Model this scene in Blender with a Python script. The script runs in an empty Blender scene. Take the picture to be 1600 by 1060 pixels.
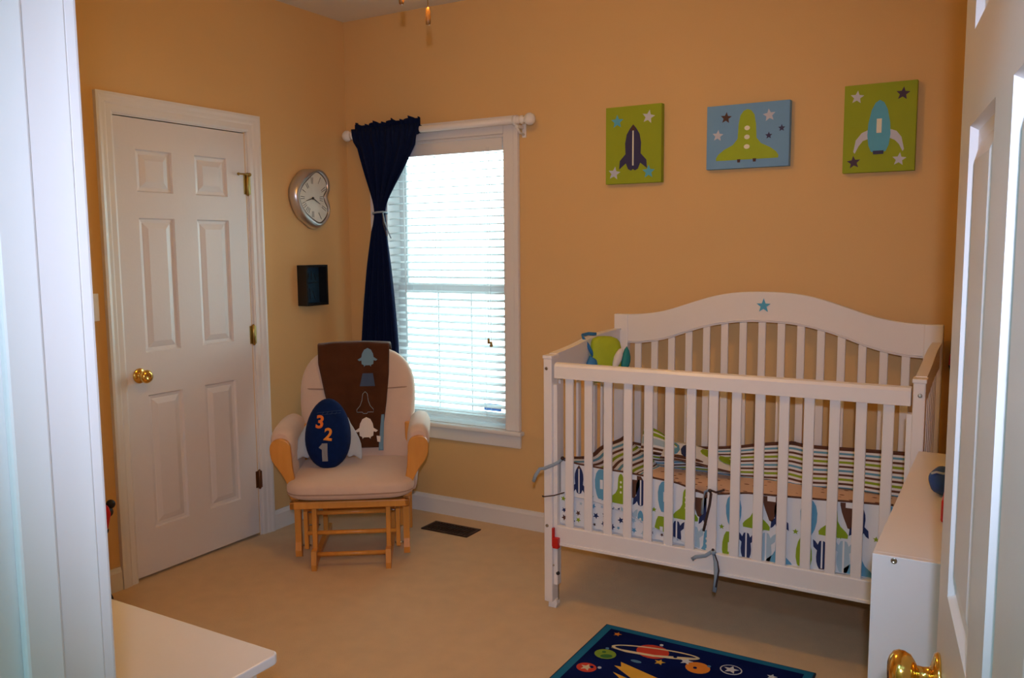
import bpy, bmesh, math, random
from mathutils import Vector, Matrix
from math import sin, cos, pi, radians as R
random.seed(7)
S = bpy.context.scene
COL = S.collection

# ------------------------------------------------------------------ camera, world, light, exposure
cam = bpy.data.cameras.new('camera'); camo = bpy.data.objects.new('camera', cam); COL.objects.link(camo)
fw = Vector((-0.50240378, 0.85795654, -0.10724276)); rt = Vector((0.86334921, 0.50454083, -0.00816655)); up = rt.cross(fw)
camo.matrix_world = Matrix(((rt.x, up.x, -fw.x, 3.30494), (rt.y, up.y, -fw.y, -3.79562), (rt.z, up.z, -fw.z, 1.47692), (0, 0, 0, 1)))
cam.sensor_width = 36; cam.lens = 1330.27 / 1600 * 36; cam.clip_start = 0.02
S.camera = camo

W = bpy.data.worlds.new('world'); S.world = W; W.use_nodes = True
W.node_tree.nodes['Background'].inputs[0].default_value = (0.66, 0.94, 1.0, 1)
W.node_tree.nodes['Background'].inputs[1].default_value = 10.5

def light(name, kind, loc, energy, color, target=None, **kw):
    l = bpy.data.lights.new(name, kind); l.energy = energy; l.color = color
    for k, v in kw.items(): setattr(l, k, v)
    o = bpy.data.objects.new(name, l); COL.objects.link(o); o.location = loc
    if target is not None:
        o.rotation_euler = (Vector(target) - Vector(loc)).to_track_quat('-Z', 'Y').to_euler()
    return o
# the camera's own pop-up flash, just above the lens
fl = Vector((3.30494, -3.79562, 1.47692)) + up * 0.125 - fw * 0.08
light('camera_flash', 'SPOT', fl, 124, (0.69, 0.75, 1.0), fl + fw + rt * 0.04, spot_size=R(78), spot_blend=1.0, shadow_soft_size=0.02)
# warm bulb glow of the ceiling fan's glass bowl (the bowl itself is built with the fan)
LAMP_COL = (1, 0.50, 0.08, 1); LAMP_POWER = 61.0
# added cool fill under the hallway ceiling, no fixture; brightens jamb and bookcase
light('hallway_ceiling_fill', 'AREA', (2.7, -4.35, 2.70), 21, (0.26, 0.70, 1.0), (2.7, -4.35, 0), shape='DISK', size=0.35)
# added cool fill for the left jamb, no window at this hallway end
light('hallway_jamb_fill', 'AREA', (4.58, -4.2, 1.45), 4.5, (0.50, 0.80, 1.0), (0, -4.2, 1.45), shape='RECTANGLE', size=0.8, size_y=1.5)
# daylight portal in the window opening
pt = light('window_daylight_portal', 'AREA', (0.66, 0.16, 1.28), 1, (1, 1, 1), (0.66, -1, 1.28), shape='RECTANGLE', size=0.80, size_y=1.56)
pt.data.cycles.is_portal = True

vs = S.view_settings
S.display_settings.display_device = 'sRGB'
vs.view_transform = 'Standard'; vs.look = 'None'; vs.gamma = 1; vs.use_curve_mapping = False
vs.exposure = 0.0

# ------------------------------------------------------------------ materials
def srgb(r, g, b):
    f = lambda c: (c / 255 / 12.92) if c / 255 <= 0.04045 else ((c / 255 + 0.055) / 1.055) ** 2.4
    return (f(r), f(g), f(b), 1)
def mat(name, col, rough=0.6, metal=0.0, noise=0.0, nscale=30, bump=0.0, bscale=200, spec=0.5, sheen=0.0, coat=0.0, detail=3):
    m = bpy.data.materials.new(name); m.use_nodes = True
    nt = m.node_tree; b = nt.nodes['Principled BSDF']
    b.inputs['Base Color'].default_value = col; b.inputs['Roughness'].default_value = rough
    b.inputs['Metallic'].default_value = metal; b.inputs['Specular IOR Level'].default_value = spec
    if sheen: b.inputs['Sheen Weight'].default_value = sheen
    if coat: b.inputs['Coat Weight'].default_value = coat
    tc = nt.nodes.new('ShaderNodeTexCoord')
    if noise:
        n = nt.nodes.new('ShaderNodeTexNoise'); n.inputs['Scale'].default_value = nscale; n.inputs['Detail'].default_value = detail
        nt.links.new(tc.outputs['Object'], n.inputs['Vector'])
        r = nt.nodes.new('ShaderNodeMixRGB'); r.blend_type = 'MIX'
        r.inputs[1].default_value = tuple(c * (1 - noise) for c in col[:3]) + (1,)
        r.inputs[2].default_value = tuple(min(1, c * (1 + noise)) for c in col[:3]) + (1,)
        nt.links.new(n.outputs['Fac'], r.inputs[0]); nt.links.new(r.outputs[0], b.inputs['Base Color'])
    if bump:
        n = nt.nodes.new('ShaderNodeTexNoise'); n.inputs['Scale'].default_value = bscale; n.inputs['Detail'].default_value = 2
        nt.links.new(tc.outputs['Object'], n.inputs['Vector'])
        bp = nt.nodes.new('ShaderNodeBump'); bp.inputs['Strength'].default_value = bump; bp.inputs['Distance'].default_value = 0.004
        nt.links.new(n.outputs['Fac'], bp.inputs['Height']); nt.links.new(bp.outputs[0], b.inputs['Normal'])
    return m
def wood(name, c1, c2, rough=0.4):
    m = mat(name, c1, rough)
    nt = m.node_tree; b = nt.nodes['Principled BSDF']
    tc = nt.nodes.new('ShaderNodeTexCoord'); mp = nt.nodes.new('ShaderNodeMapping'); mp.inputs['Scale'].default_value = (30, 30, 4)
    n = nt.nodes.new('ShaderNodeTexNoise'); n.inputs['Scale'].default_value = 1.5; n.inputs['Detail'].default_value = 5
    r = nt.nodes.new('ShaderNodeMixRGB'); r.inputs[1].default_value = c1; r.inputs[2].default_value = c2
    nt.links.new(tc.outputs['Object'], mp.inputs[0]); nt.links.new(mp.outputs[0], n.inputs['Vector'])
    nt.links.new(n.outputs['Fac'], r.inputs[0]); nt.links.new(r.outputs[0], b.inputs['Base Color'])
    return m
M = {}
M['wall'] = mat('wall_paint', (0.74, 0.49, 0.22, 1), 0.75, noise=0.02, nscale=3, bump=0.12, bscale=350, spec=0.3)
M['ceiling'] = mat('ceiling_paint', (0.80, 0.78, 0.74, 1), 0.9, bump=0.1, bscale=300, noise=0.01)
M['carpet'] = mat('carpet', (0.80, 0.58, 0.34, 1), 0.95, noise=0.10, nscale=12, bump=0.9, bscale=420, spec=0.1, sheen=0.2, detail=8)
M['trim'] = mat('trim_paint', (0.80, 0.79, 0.78, 1), 0.35, noise=0.01, bump=0.03, bscale=60)
M['door'] = mat('door_paint', (0.76, 0.74, 0.74, 1), 0.33, noise=0.01, bump=0.06, bscale=90)
M['crib'] = mat('crib_lacquer', (0.86, 0.83, 0.80, 1), 0.35, noise=0.01)
M['white'] = mat('white_laminate', (0.84, 0.82, 0.81, 1), 0.35, noise=0.01)
M['plastic'] = mat('white_plastic', (0.85, 0.84, 0.82, 1), 0.4, noise=0.01)
M['brass'] = mat('polished_brass', (0.88, 0.56, 0.14, 1), 0.16, metal=1.0, noise=0.05)
M['brass_dark'] = mat('aged_brass', (0.42, 0.30, 0.10, 1), 0.3, metal=1.0, noise=0.1)
M['bronze'] = mat('brown_hinge_metal', (0.16, 0.07, 0.03, 1), 0.4, metal=0.6, noise=0.1)
M['steel'] = mat('bolt_steel', (0.42, 0.40, 0.36, 1), 0.3, metal=1.0, noise=0.05)
M['silver'] = mat('brushed_silver', (0.62, 0.58, 0.56, 1), 0.32, metal=0.85, noise=0.05)
M['dial'] = mat('dial_face', (0.74, 0.74, 0.66, 1), 0.4, noise=0.1, nscale=20)
M['black'] = mat('black_satin', (0.006, 0.006, 0.008, 1), 0.4, noise=0.1)
M['ink'] = mat('dark_ink', (0.03, 0.03, 0.03, 1), 0.5, noise=0.05)
M['navy'] = mat('navy_cloth', (0.003, 0.009, 0.045, 1), 0.85, noise=0.25, nscale=60, bump=0.2, bscale=500, spec=0.15)
M['beige'] = mat('beige_upholstery', (0.70, 0.53, 0.42, 1), 0.9, noise=0.04, nscale=25, bump=0.3, bscale=300, spec=0.15, sheen=0.3)
M['piping'] = mat('beige_piping', (0.42, 0.28, 0.20, 1), 0.9, noise=0.04)
M['honey'] = wood('honey_oak', (0.78, 0.36, 0.07, 1), (0.62, 0.25, 0.04, 1), 0.33)
M['brown_plush'] = mat('brown_plush', (0.075, 0.026, 0.010, 1), 0.95, noise=0.35, nscale=14, bump=0.5, bscale=250, spec=0.1, sheen=0.25)
M['felt_blue'] = mat('light_blue_felt', (0.16, 0.30, 0.42, 1), 0.9, noise=0.05)
M['felt_grey'] = mat('pale_grey_blue_felt', (0.46, 0.52, 0.58, 1), 0.9, noise=0.05, bump=0.2)
M['felt_dim'] = mat('grey_felt', (0.26, 0.27, 0.29, 1), 0.9, noise=0.05)
M['felt_navy'] = mat('slate_blue_felt', (0.05, 0.085, 0.16, 1), 0.9, noise=0.1)
M['cream'] = mat('cream_felt', (0.80, 0.74, 0.66, 1), 0.9, noise=0.03)
M['pillow_navy'] = mat('navy_plush', (0.003, 0.016, 0.085, 1), 0.9, noise=0.25, nscale=40, bump=0.3, bscale=300, spec=0.1, sheen=0.04)
M['orange'] = mat('orange_felt', (0.85, 0.20, 0.03, 1), 0.85, noise=0.05)
M['amber'] = mat('amber_felt', (0.85, 0.30, 0.04, 1), 0.85, noise=0.05)
M['slot'] = mat('printed_cream', (0.80, 0.80, 0.66, 1), 0.7, noise=0.02)
M['p_white'] = mat('printed_white', (0.76, 0.78, 0.80, 1), 0.8, noise=0.02)
M['p_navy'] = mat('printed_navy', (0.012, 0.026, 0.11, 1), 0.8, noise=0.1)
M['p_blue'] = mat('printed_sky_blue', (0.12, 0.35, 0.52, 1), 0.8, noise=0.05)
M['p_pale'] = mat('printed_pale_blue', (0.40, 0.55, 0.64, 1), 0.8, noise=0.05)
M['p_green'] = mat('printed_lime', (0.26, 0.38, 0.01, 1), 0.8, noise=0.05)
M['p_brown'] = mat('printed_brown', (0.11, 0.04, 0.02, 1), 0.8, noise=0.1)
M['c_green'] = mat('canvas_green', (0.31, 0.40, 0.012, 1), 0.75, noise=0.05, nscale=20, bump=0.15, bscale=500)
M['c_blue'] = mat('canvas_blue', (0.17, 0.38, 0.66, 1), 0.75, noise=0.04, nscale=20, bump=0.15, bscale=500)
M['c_teal'] = mat('paint_turquoise', (0.09, 0.42, 0.62, 1), 0.6, noise=0.06)
M['c_navy'] = mat('paint_navy', (0.022, 0.022, 0.10, 1), 0.6, noise=0.1)
M['c_plum'] = mat('paint_dark_plum', (0.05, 0.022, 0.06, 1), 0.6, noise=0.1)
M['c_white'] = mat('paint_pale_grey', (0.55, 0.60, 0.72, 1), 0.6, noise=0.05)
M['c_brown'] = mat('paint_brown', (0.07, 0.025, 0.02, 1), 0.6, noise=0.1)
M['c_lime'] = mat('paint_lime', (0.33, 0.47, 0.012, 1), 0.6, noise=0.06)
M['r_base'] = mat('rug_navy_pile', (0.004, 0.011, 0.085, 1), 0.95, noise=0.6, nscale=5, bump=0.5, bscale=400, spec=0.05)
M['r_edge'] = mat('rug_teal_border', (0.018, 0.17, 0.33, 1), 0.95, noise=0.1, bump=0.4, bscale=400, spec=0.05)
M['r_rim'] = mat('rug_binding', (0.008, 0.03, 0.07, 1), 0.95, noise=0.1)
M['r_red'] = mat('rug_red', (0.62, 0.05, 0.02, 1), 0.95, noise=0.1)
M['r_orange'] = mat('rug_orange', (0.75, 0.24, 0.02, 1), 0.95, noise=0.1)
M['r_green'] = mat('rug_green', (0.20, 0.34, 0.03, 1), 0.95, noise=0.2)
M['r_dgreen'] = mat('rug_dark_green', (0.03, 0.15, 0.03, 1), 0.95, noise=0.2)
M['r_cream'] = mat('rug_cream', (0.70, 0.62, 0.40, 1), 0.95, noise=0.1)
M['r_yellow'] = mat('rug_yellow', (0.75, 0.42, 0.04, 1), 0.95, noise=0.1)
M['r_white'] = mat('rug_white', (0.62, 0.66, 0.72, 1), 0.95, noise=0.1)
M['r_sky'] = mat('rug_sky', (0.08, 0.22, 0.40, 1), 0.95, noise=0.1)
M['red'] = mat('red_plastic', (0.60, 0.012, 0.010, 1), 0.35, noise=0.05)
M['blue_toy'] = mat('blue_toy_cloth', (0.012, 0.07, 0.30, 1), 0.5, noise=0.2, bump=0.2, bscale=80)
M['teal'] = mat('teal_cloth', (0.01, 0.22, 0.22, 1), 0.7, noise=0.1)
M['toy_blue'] = mat('toy_blue_cloth', (0.03, 0.19, 0.42, 1), 0.7, noise=0.1)
M['toy_green'] = mat('lime_toy_cloth', (0.42, 0.52, 0.02, 1), 0.75, noise=0.08, bump=0.2)
M['maroon'] = mat('maroon_cloth', (0.12, 0.01, 0.03, 1), 0.8, noise=0.1)
M['vent'] = mat('brown_register_metal', (0.05, 0.022, 0.01, 1), 0.45, metal=0.5, noise=0.1)
M['box_inner'] = mat('dark_teal_lining', (0.006, 0.035, 0.075, 1), 0.5, noise=0.2)
M['grey_ribbon'] = mat('grey_blue_ribbon', (0.30, 0.38, 0.45, 1), 0.8, noise=0.05)
M['dark_ribbon'] = mat('dark_brown_cord', (0.05, 0.025, 0.02, 1), 0.8, noise=0.05)
M['pull'] = wood('pull_wood', (0.38, 0.17, 0.04, 1), (0.28, 0.11, 0.02, 1), 0.4)
M['tassel'] = wood('tassel_wood', (0.45, 0.30, 0.10, 1), (0.36, 0.22, 0.06, 1), 0.4)
M['sticker'] = mat('blue_sticker', (0.12, 0.24, 0.62, 1), 0.5, noise=0.2, nscale=120)
# blind slats let some daylight through
m = mat('blind_slat', (0.80, 0.81, 0.82, 1), 0.5, noise=0.01); M['slat'] = m
nt = m.node_tree; tr_ = nt.nodes.new('ShaderNodeBsdfTranslucent'); tr_.inputs[0].default_value = (0.9, 0.92, 0.93, 1); ms_ = nt.nodes.new('ShaderNodeMixShader'); ms_.inputs[0].default_value = 0.6
nt.links.new(nt.nodes['Principled BSDF'].outputs[0], ms_.inputs[1]); nt.links.new(tr_.outputs[0], ms_.inputs[2]); nt.links.new(ms_.outputs[0], nt.nodes['Material Output'].inputs[0])
m = mat('lit_frosted_glass', (0.9, 0.8, 0.6, 1), 0.5); M['lamp_glass'] = m
m.node_tree.nodes['Principled BSDF'].inputs['Emission Color'].default_value = LAMP_COL
m.node_tree.nodes['Principled BSDF'].inputs['Emission Strength'].default_value = LAMP_POWER
# glass
m = bpy.data.materials.new('window_glass'); m.use_nodes = True; nt = m.node_tree
for n in list(nt.nodes):
    if n.type != 'OUTPUT_MATERIAL': nt.nodes.remove(n)
o_ = nt.nodes['Material Output']; g1 = nt.nodes.new('ShaderNodeBsdfTransparent'); g2 = nt.nodes.new('ShaderNodeBsdfGlossy'); mx = nt.nodes.new('ShaderNodeMixShader'); fr = nt.nodes.new('ShaderNodeFresnel')
g1.inputs[0].default_value = (0.96, 0.98, 0.97, 1); g2.inputs['Roughness'].default_value = 0.02
nt.links.new(fr.outputs[0], mx.inputs[0]); nt.links.new(g1.outputs[0], mx.inputs[1]); nt.links.new(g2.outputs[0], mx.inputs[2]); nt.links.new(mx.outputs[0], o_.inputs[0])
M['glass'] = m
# crib sheet with brown dashes
m = mat('crib_sheet', (0.78, 0.55, 0.42, 1), 0.85); nt = m.node_tree; b = nt.nodes['Principled BSDF']
tc = nt.nodes.new('ShaderNodeTexCoord'); mp = nt.nodes.new('ShaderNodeMapping'); mp.inputs['Scale'].default_value = (1, 1.6, 1)
v = nt.nodes.new('ShaderNodeTexVoronoi'); v.inputs['Scale'].default_value = 24; v.inputs['Randomness'].default_value = 0.7
rp = nt.nodes.new('ShaderNodeValToRGB'); rp.color_ramp.elements[0].position = 0.24; rp.color_ramp.elements[0].color = (0.24, 0.08, 0.04, 1)
rp.color_ramp.elements[1].position = 0.27; rp.color_ramp.elements[1].color = (0.78, 0.56, 0.43, 1)
nt.links.new(tc.outputs['Object'], mp.inputs[0]); nt.links.new(mp.outputs[0], v.inputs['Vector']); nt.links.new(v.outputs['Distance'], rp.inputs[0]); nt.links.new(rp.outputs[0], b.inputs['Base Color'])
M['sheet'] = m

# ------------------------------------------------------------------ mesh builder
class MB:
    def __init__(s): s.bm = bmesh.new(); s.mats = []
    def mi(s, m):
        if m is None: return 0
        m = M[m] if isinstance(m, str) else m
        if m not in s.mats: s.mats.append(m)
        return s.mats.index(m)
    def box(s, x0, x1, y0, y1, z0, z1, m='white', bev=0.0, mx=None):
        i = s.mi(m); n0 = len(s.bm.verts)
        r = bmesh.ops.create_cube(s.bm, size=1)
        vs_ = r['verts']
        for v in vs_: v.co = Vector(((x0 + x1) / 2 + v.co.x * (x1 - x0), (y0 + y1) / 2 + v.co.y * (y1 - y0), (z0 + z1) / 2 + v.co.z * (z1 - z0)))
        fs = {f for v in vs_ for f in v.link_faces}
        if bev:
            es = {e for v in vs_ for e in v.link_edges}
            rb = bmesh.ops.bevel(s.bm, geom=list(es), offset=bev, segments=2, affect='EDGES', profile=0.5)
            fs = set(rb['faces']) | {f for f in fs if f.is_valid}
            vs_ = list({v for f in fs for v in f.verts})
        for f in fs: f.material_index = i
        if mx is not None:
            for v in vs_: v.co = mx @ v.co
        return s
    def prism(s, pts, d0, d1, axis='y', m='white', mx=None, fn=None):
        """polygon pts (a,b) extruded along axis from d0 to d1. axis y: (x,z); x: (y,z); z: (x,y)"""
        i = s.mi(m)
        def P(a, b, d):
            p = Vector((a, d, b)) if axis == 'y' else Vector((d, a, b)) if axis == 'x' else Vector((a, b, d))
            if fn: p = fn(p)
            return mx @ p if mx is not None else p
        A = [s.bm.verts.new(P(a, b, d0)) for a, b in pts]; B = [s.bm.verts.new(P(a, b, d1)) for a, b in pts]
        n = len(pts); fs = []
        fs.append(s.bm.faces.new(A)); fs.append(s.bm.faces.new(B[::-1]))
        for k in range(n): fs.append(s.bm.faces.new((A[(k + 1) % n], A[k], B[k], B[(k + 1) % n])))
        for f in fs: f.material_index = i
        return s
    def grid(s, nu, nv, fn, m='white', rowmat=None, close_u=False):
        V = [[s.bm.verts.new(fn(a / nu, b / nv)) for b in range(nv + 1)] for a in range(nu if close_u else nu + 1)]
        for a in range(nu):
            a2 = (a + 1) % nu if close_u else a + 1
            for b in range(nv):
                try: f = s.bm.faces.new((V[a][b], V[a2][b], V[a2][b + 1], V[a][b + 1]))
                except ValueError: continue
                f.material_index = s.mi(rowmat(b) if rowmat else m); f.smooth = True
        return s
    def lathe(s, prof, c=(0, 0, 0), axis=(0, 0, 1), n=24, m='white'):
        """prof: (radius, height) along axis"""
        i = s.mi(m); c = Vector(c); q = Vector((0, 0, 1)).rotation_difference(Vector(axis).normalized()).to_matrix()
        rings = []
        for r, h in prof:
            if r < 1e-6: rings.append([s.bm.verts.new(c + q @ Vector((0, 0, h)))])
            else: rings.append([s.bm.verts.new(c + q @ Vector((r * cos(2 * pi * k / n), r * sin(2 * pi * k / n), h))) for k in range(n)])
        for a, b in zip(rings, rings[1:]):
            for k in range(n):
                k2 = (k + 1) % n
                if len(a) == 1 and len(b) == 1: continue
                if len(a) == 1: f = s.bm.faces.new((a[0], b[k], b[k2]))
                elif len(b) == 1: f = s.bm.faces.new((a[k], b[0], a[k2]))
                else: f = s.bm.faces.new((a[k], b[k], b[k2], a[k2]))
                f.material_index = i; f.smooth = True
        for rg in (rings[0], rings[-1]):
            if len(rg) > 1:
                f = s.bm.faces.new(rg); f.material_index = i
        return s
    def tube(s, pts, r, n=10, m='white', flat=None):
        """round tube along points; flat=(w,t) makes a ribbon section"""
        i = s.mi(m); P = [Vector(p) for p in pts]; rings = []
        ref = Vector((0, 0, 1))
        for k, p in enumerate(P):
            t = (P[min(k + 1, len(P) - 1)] - P[max(k - 1, 0)]).normalized()
            rf = ref if abs(t.dot(ref)) < 0.95 else Vector((1, 0, 0))
            a = t.cross(rf).normalized(); b = a.cross(t).normalized()
            rr = r[k] if isinstance(r, (list, tuple)) else r
            wa, wb = (flat if flat else (rr, rr))
            rings.append([s.bm.verts.new(p + a * wa * cos(2 * pi * q / n) + b * wb * sin(2 * pi * q / n)) for q in range(n)])
        for a, b in zip(rings, rings[1:]):
            for k in range(n):
                f = s.bm.faces.new((a[k], a[(k + 1) % n], b[(k + 1) % n], b[k])); f.material_index = i; f.smooth = True
        s.bm.faces.new(rings[0]).material_index = i; s.bm.faces.new(rings[-1][::-1]).material_index = i
        return s
    def ball(s, c, r, m='white', sc=(1, 1, 1), n=20, fn=None):
        i = s.mi(m); rr = bmesh.ops.create_uvsphere(s.bm, u_segments=n, v_segments=n // 2 + 2, radius=1)
        for v in rr['verts']:
            p = Vector((v.co.x * r * sc[0], v.co.y * r * sc[1], v.co.z * r * sc[2]))
            if fn: p = fn(p)
            v.co = p + Vector(c)
        for f in {f for v in rr['verts'] for f in v.link_faces}: f.material_index = i; f.smooth = True
        return s
    def cushion(s, outline, thick, m='beige', p=2.6, rings=9, mx=None, both=True):
        """soft pad: outline (a,b) in XZ, thickness along Y"""
        i = s.mi(m); ca = sum(a for a, _ in outline) / len(outline); cb = sum(b for _, b in outline) / len(outline)
        T = (lambda v: mx @ v) if mx is not None else (lambda v: v)
        sides = [[], []]
        for q, sg in enumerate((-1, 1)):
            for k in range(rings + 1):
                t = k / rings * pi / 2; sc_ = sin(t) ** 0.6 if k else 0.0
                h = thick / 2 * max(0.0, (1 - sc_ ** p)) ** (1 / p)
                if k == rings: h = 0
                if k == 0: sides[q].append([s.bm.verts.new(T(Vector((ca, sg * h, cb))))])
                elif k == rings and q == 1: sides[q].append(sides[0][-1])
                else: sides[q].append([s.bm.verts.new(T(Vector((ca + (a - ca) * sc_, sg * h, cb + (b - cb) * sc_)))) for a, b in outline])
        n = len(outline)
        for q in (0, 1):
            for A, B in zip(sides[q], sides[q][1:]):
                for k in range(n):
                    k2 = (k + 1) % n
                    f = s.bm.faces.new((A[0], B[k], B[k2])) if len(A) == 1 else s.bm.faces.new((A[k], B[k], B[k2], A[k2]))
                    f.material_index = i; f.smooth = True
        return s
    def build(s, name, parent=None, loc=None, fix=True, smooth_angle=None):
        if fix: bmesh.ops.recalc_face_normals(s.bm, faces=s.bm.faces)
        me = bpy.data.meshes.new(name); s.bm.to_mesh(me); s.bm.free()
        for m in s.mats: me.materials.append(m)
        o = bpy.data.objects.new(name, me); COL.objects.link(o)
        if parent is not None: o.parent = parent
        if loc: o.location = loc
        return o

def tag(o, label=None, cat=None, group=None, kind=None):
    if label: o['label'] = label
    if cat: o['category'] = cat
    if group: o['group'] = group
    if kind: o['kind'] = kind
    return o
def empty(name, loc=(0, 0, 0), rz=0, **kw):
    o = bpy.data.objects.new(name, None); COL.objects.link(o); o.location = loc; o.rotation_euler = (0, 0, rz); o.empty_display_size = 0.05
    return tag(o, **kw)
def struct(o, label=None): o['kind'] = 'structure'; 
def copyto(o, parent, loc=None):
    c = o.copy(); COL.objects.link(c); c.parent = parent
    if loc is not None: c.location = loc
    for ch in list(o.children): copyto(ch, c)
    return c

# ---- 2D outlines
def star(cx, cz, r, rot=0, k=0.45, n=5):
    return [(cx + (r if i % 2 == 0 else r * k) * sin(rot + pi * i / n), cz + (r if i % 2 == 0 else r * k) * cos(rot + pi * i / n)) for i in range(2 * n)]
def ell(cx, cz, a, b, n=20, rot=0):
    return [(cx + a * cos(t) * cos(rot) - b * sin(t) * sin(rot), cz + a * cos(t) * sin(rot) + b * sin(t) * cos(rot)) for t in (2 * pi * i / n for i in range(n))]
def sym(half, cx, cz, sx, sz):
    """half outline from top centre down the right side; mirrored"""
    pts = [(cx + x * sx, cz + z * sz) for x, z in half]; L = [(cx - x * sx, cz + z * sz) for x, z in half[::-1] if abs(x) > 1e-6]
    return pts + L
ROCKET = [(0, 1), (.12, .86), (.24, .66), (.32, .40), (.34, .1), (.30, -.3), (.52, -.5), (.56, -.95), (.40, -.85), (.26, -.66), (.16, -.9), (0, -.95)]
SHUTTLE = [(0, 1), (.10, .93), (.17, .74), (.20, .4), (.22, .0), (.36, -.28), (.66, -.55), (.78, -.72), (.76, -.92), (0, -.95)]
OVAL = [(0, 1), (.22, .92), (.38, .66), (.46, .25), (.44, -.25), (.34, -.7), (.22, -.95), (0, -.97)]
HALF = [(0, .95), (.5, .95), (.48, .55), (.40, .2), (.30, -.1), (.18, -.4), (.1, -.62), (0, -.66)]
def clip(poly, f):
    """keep the part with f(x,z) >= 0"""
    out = []
    for i in range(len(poly)):
        a, b = poly[i], poly[(i + 1) % len(poly)]; fa, fb = f(*a), f(*b)
        if fa >= 0: out.append(a)
        if (fa >= 0) != (fb >= 0):
            t = fa / (fa - fb); out.append((a[0] + (b[0] - a[0]) * t, a[1] + (b[1] - a[1]) * t))
    return out
def lerp(tab, x):
    if x <= tab[0][0]: return tab[0][1]
    for (a, b), (c, d) in zip(tab, tab[1:]):
        if x <= c: return b + (d - b) * (x - a) / (c - a)
    return tab[-1][1]
def slerp(tab, x):
    """smooth (catmull-rom) table lookup"""
    n = len(tab)
    if x <= tab[0][0]: return tab[0][1]
    for i in range(n - 1):
        if x <= tab[i + 1][0]:
            x0, y0 = tab[i]; x1, y1 = tab[i + 1]; h = x1 - x0; t = (x - x0) / h
            m0 = (y1 - tab[i - 1][1]) / (x1 - tab[i - 1][0]) if i > 0 else 0
            m1 = (tab[i + 2][1] - y0) / (tab[i + 2][0] - x0) if i + 2 < n else 0
            return (2*t**3 - 3*t*t + 1) * y0 + (t**3 - 2*t*t + t) * h * m0 + (-2*t**3 + 3*t*t) * y1 + (t**3 - t*t) * h * m1
    return tab[-1][1]
def flatpoly(mb, pts, fn, m):
    """one flat motif laid through fn(a,b)->Vector"""
    vs_ = [mb.bm.verts.new(fn(a, b)) for a, b in pts]
    try: f = mb.bm.faces.new(vs_)
    except ValueError: return
    f.material_index = mb.mi(m)

# ------------------------------------------------------------------ room shell
H = 2.74; XR = 3.42; YD = -3.28; DT = 0.125
WX0, WX1, WZ0, WZ1 = 0.27, 1.05, 0.52, 2.05     # window opening
OX0, OX1, OZ = 2.508, 3.350, 2.07                # entrance opening
CY0, CY1 = -1.478, -0.760                        # closet opening (slab)
def wall(name, boxes, m='wall'):
    b = MB()
    for q in boxes: b.box(*q, m=m)
    o = b.build(name); o['kind'] = 'structure'; return o
wall('wall_back', [(-0.12, WX0, 0, .14, 0, H), (WX1, XR + .12, 0, .14, 0, H), (WX0, WX1, 0, .14, 0, WZ0), (WX0, WX1, 0, .14, WZ1, H)])
wall('wall_left', [(-.12, 0, YD - DT, CY0, 0, H), (-.12, 0, CY1, 0, 0, H), (-.12, 0, CY0, CY1, 2.05, H)])
wall('wall_right', [(XR, XR + .12, YD - DT, 0, 0, H)])
wall('wall_front', [(0, OX0 - .02, YD - DT, YD, 0, H), (OX1 + .02, XR, YD - DT, YD, 0, H), (OX0 - .02, OX1 + .02, YD - DT, YD, OZ + .02, H)])
wall('wall_hallway', [(1.2, 4.6, -5.1, -5.0, 0, H), (1.1, 1.2, -5.1, YD - DT, 0, H), (4.6, 4.7, -5.1, YD - DT, 0, H), (XR + .12, 4.7, YD - DT, YD, 0, H)])
wall('floor', [(-.74, 4.7, -5.1, .14, -.10, 0)], 'carpet')
wall('ceiling', [(-.74, 4.7, -5.1, .14, H, H + .1)], 'ceiling')
wall('wall_closet', [(-.74, -.64, -1.7, -.5, 0, H), (-.64, -.12, -1.70, -1.62, 0, H), (-.64, -.12, -.6, -.52, 0, H)], 'trim')

def base_profile(t, h): return [(0, 0), (t, 0), (t, h * .8), (t * .6, h * .9), (t * .45, h), (0, h)]
def baseboard(name, axis, a0, a1, at, sgn, h=0.102, t=0.015):
    b = MB(); pr = [(at + sgn * x, z) for x, z in base_profile(t, h)]
    if axis == 'x':   # runs along x; section in (y,z)
        b.prism(pr, a0, a1, 'x', 'trim')
    else:
        b.prism(pr, a0, a1, 'y', 'trim')
    o = b.build(name); o['kind'] = 'structure'
baseboard('baseboard_back', 'x', 0.015, XR, 0, -1)
baseboard('baseboard_left', 'y', -0.672, 0, 0, 1)
baseboard('baseboard_left_2', 'y', YD, -1.562, 0, 1)
baseboard('baseboard_right', 'y', YD, 0, XR, -1)
baseboard('baseboard_front', 'x', 0.015, 2.43, YD, 1)

# casing profile strips -----------------------------------------------------
def casing_box(b, x0, x1, y0, y1, z0, z1): b.box(x0, x1, y0, y1, z0, z1, 'trim', 0.004)
# closet door casing (trim_1)
t1 = empty('trim_1', (0, -1.118, 0), kind='structure')
def part_at(mb, name, parent, **kw):
    o = mb.build(name); o.parent = parent; o.matrix_parent_inverse = Matrix.Translation(-parent.location) if parent.rotation_euler.z == 0 else parent.matrix_basis.inverted()
    return tag(o, **kw)
def jamb_casing(y0, y1, inner):   # vertical casing on wall_left; stepped profile, thick on the outer side
    b = MB(); s_ = 1 if inner == y1 else -1; o = y0 if inner == y1 else y1
    b.prism([(0, o), (.020, o), (.021, o + s_*.012), (.017, o + s_*.026), (.016, o + s_*.040), (.012, o + s_*.048), (.012, inner - s_*.010), (.008, inner), (0, inner)], 0, 2.135, 'z', 'trim')
    for v in b.bm.verts:
        if v.co.z > 1: v.co.z = 2.056 + abs(v.co.y - inner) * .082 / abs(y1 - y0)
    return b
part_at(jamb_casing(-1.560, -1.480, -1.480), 'side_casing', t1)
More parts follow.
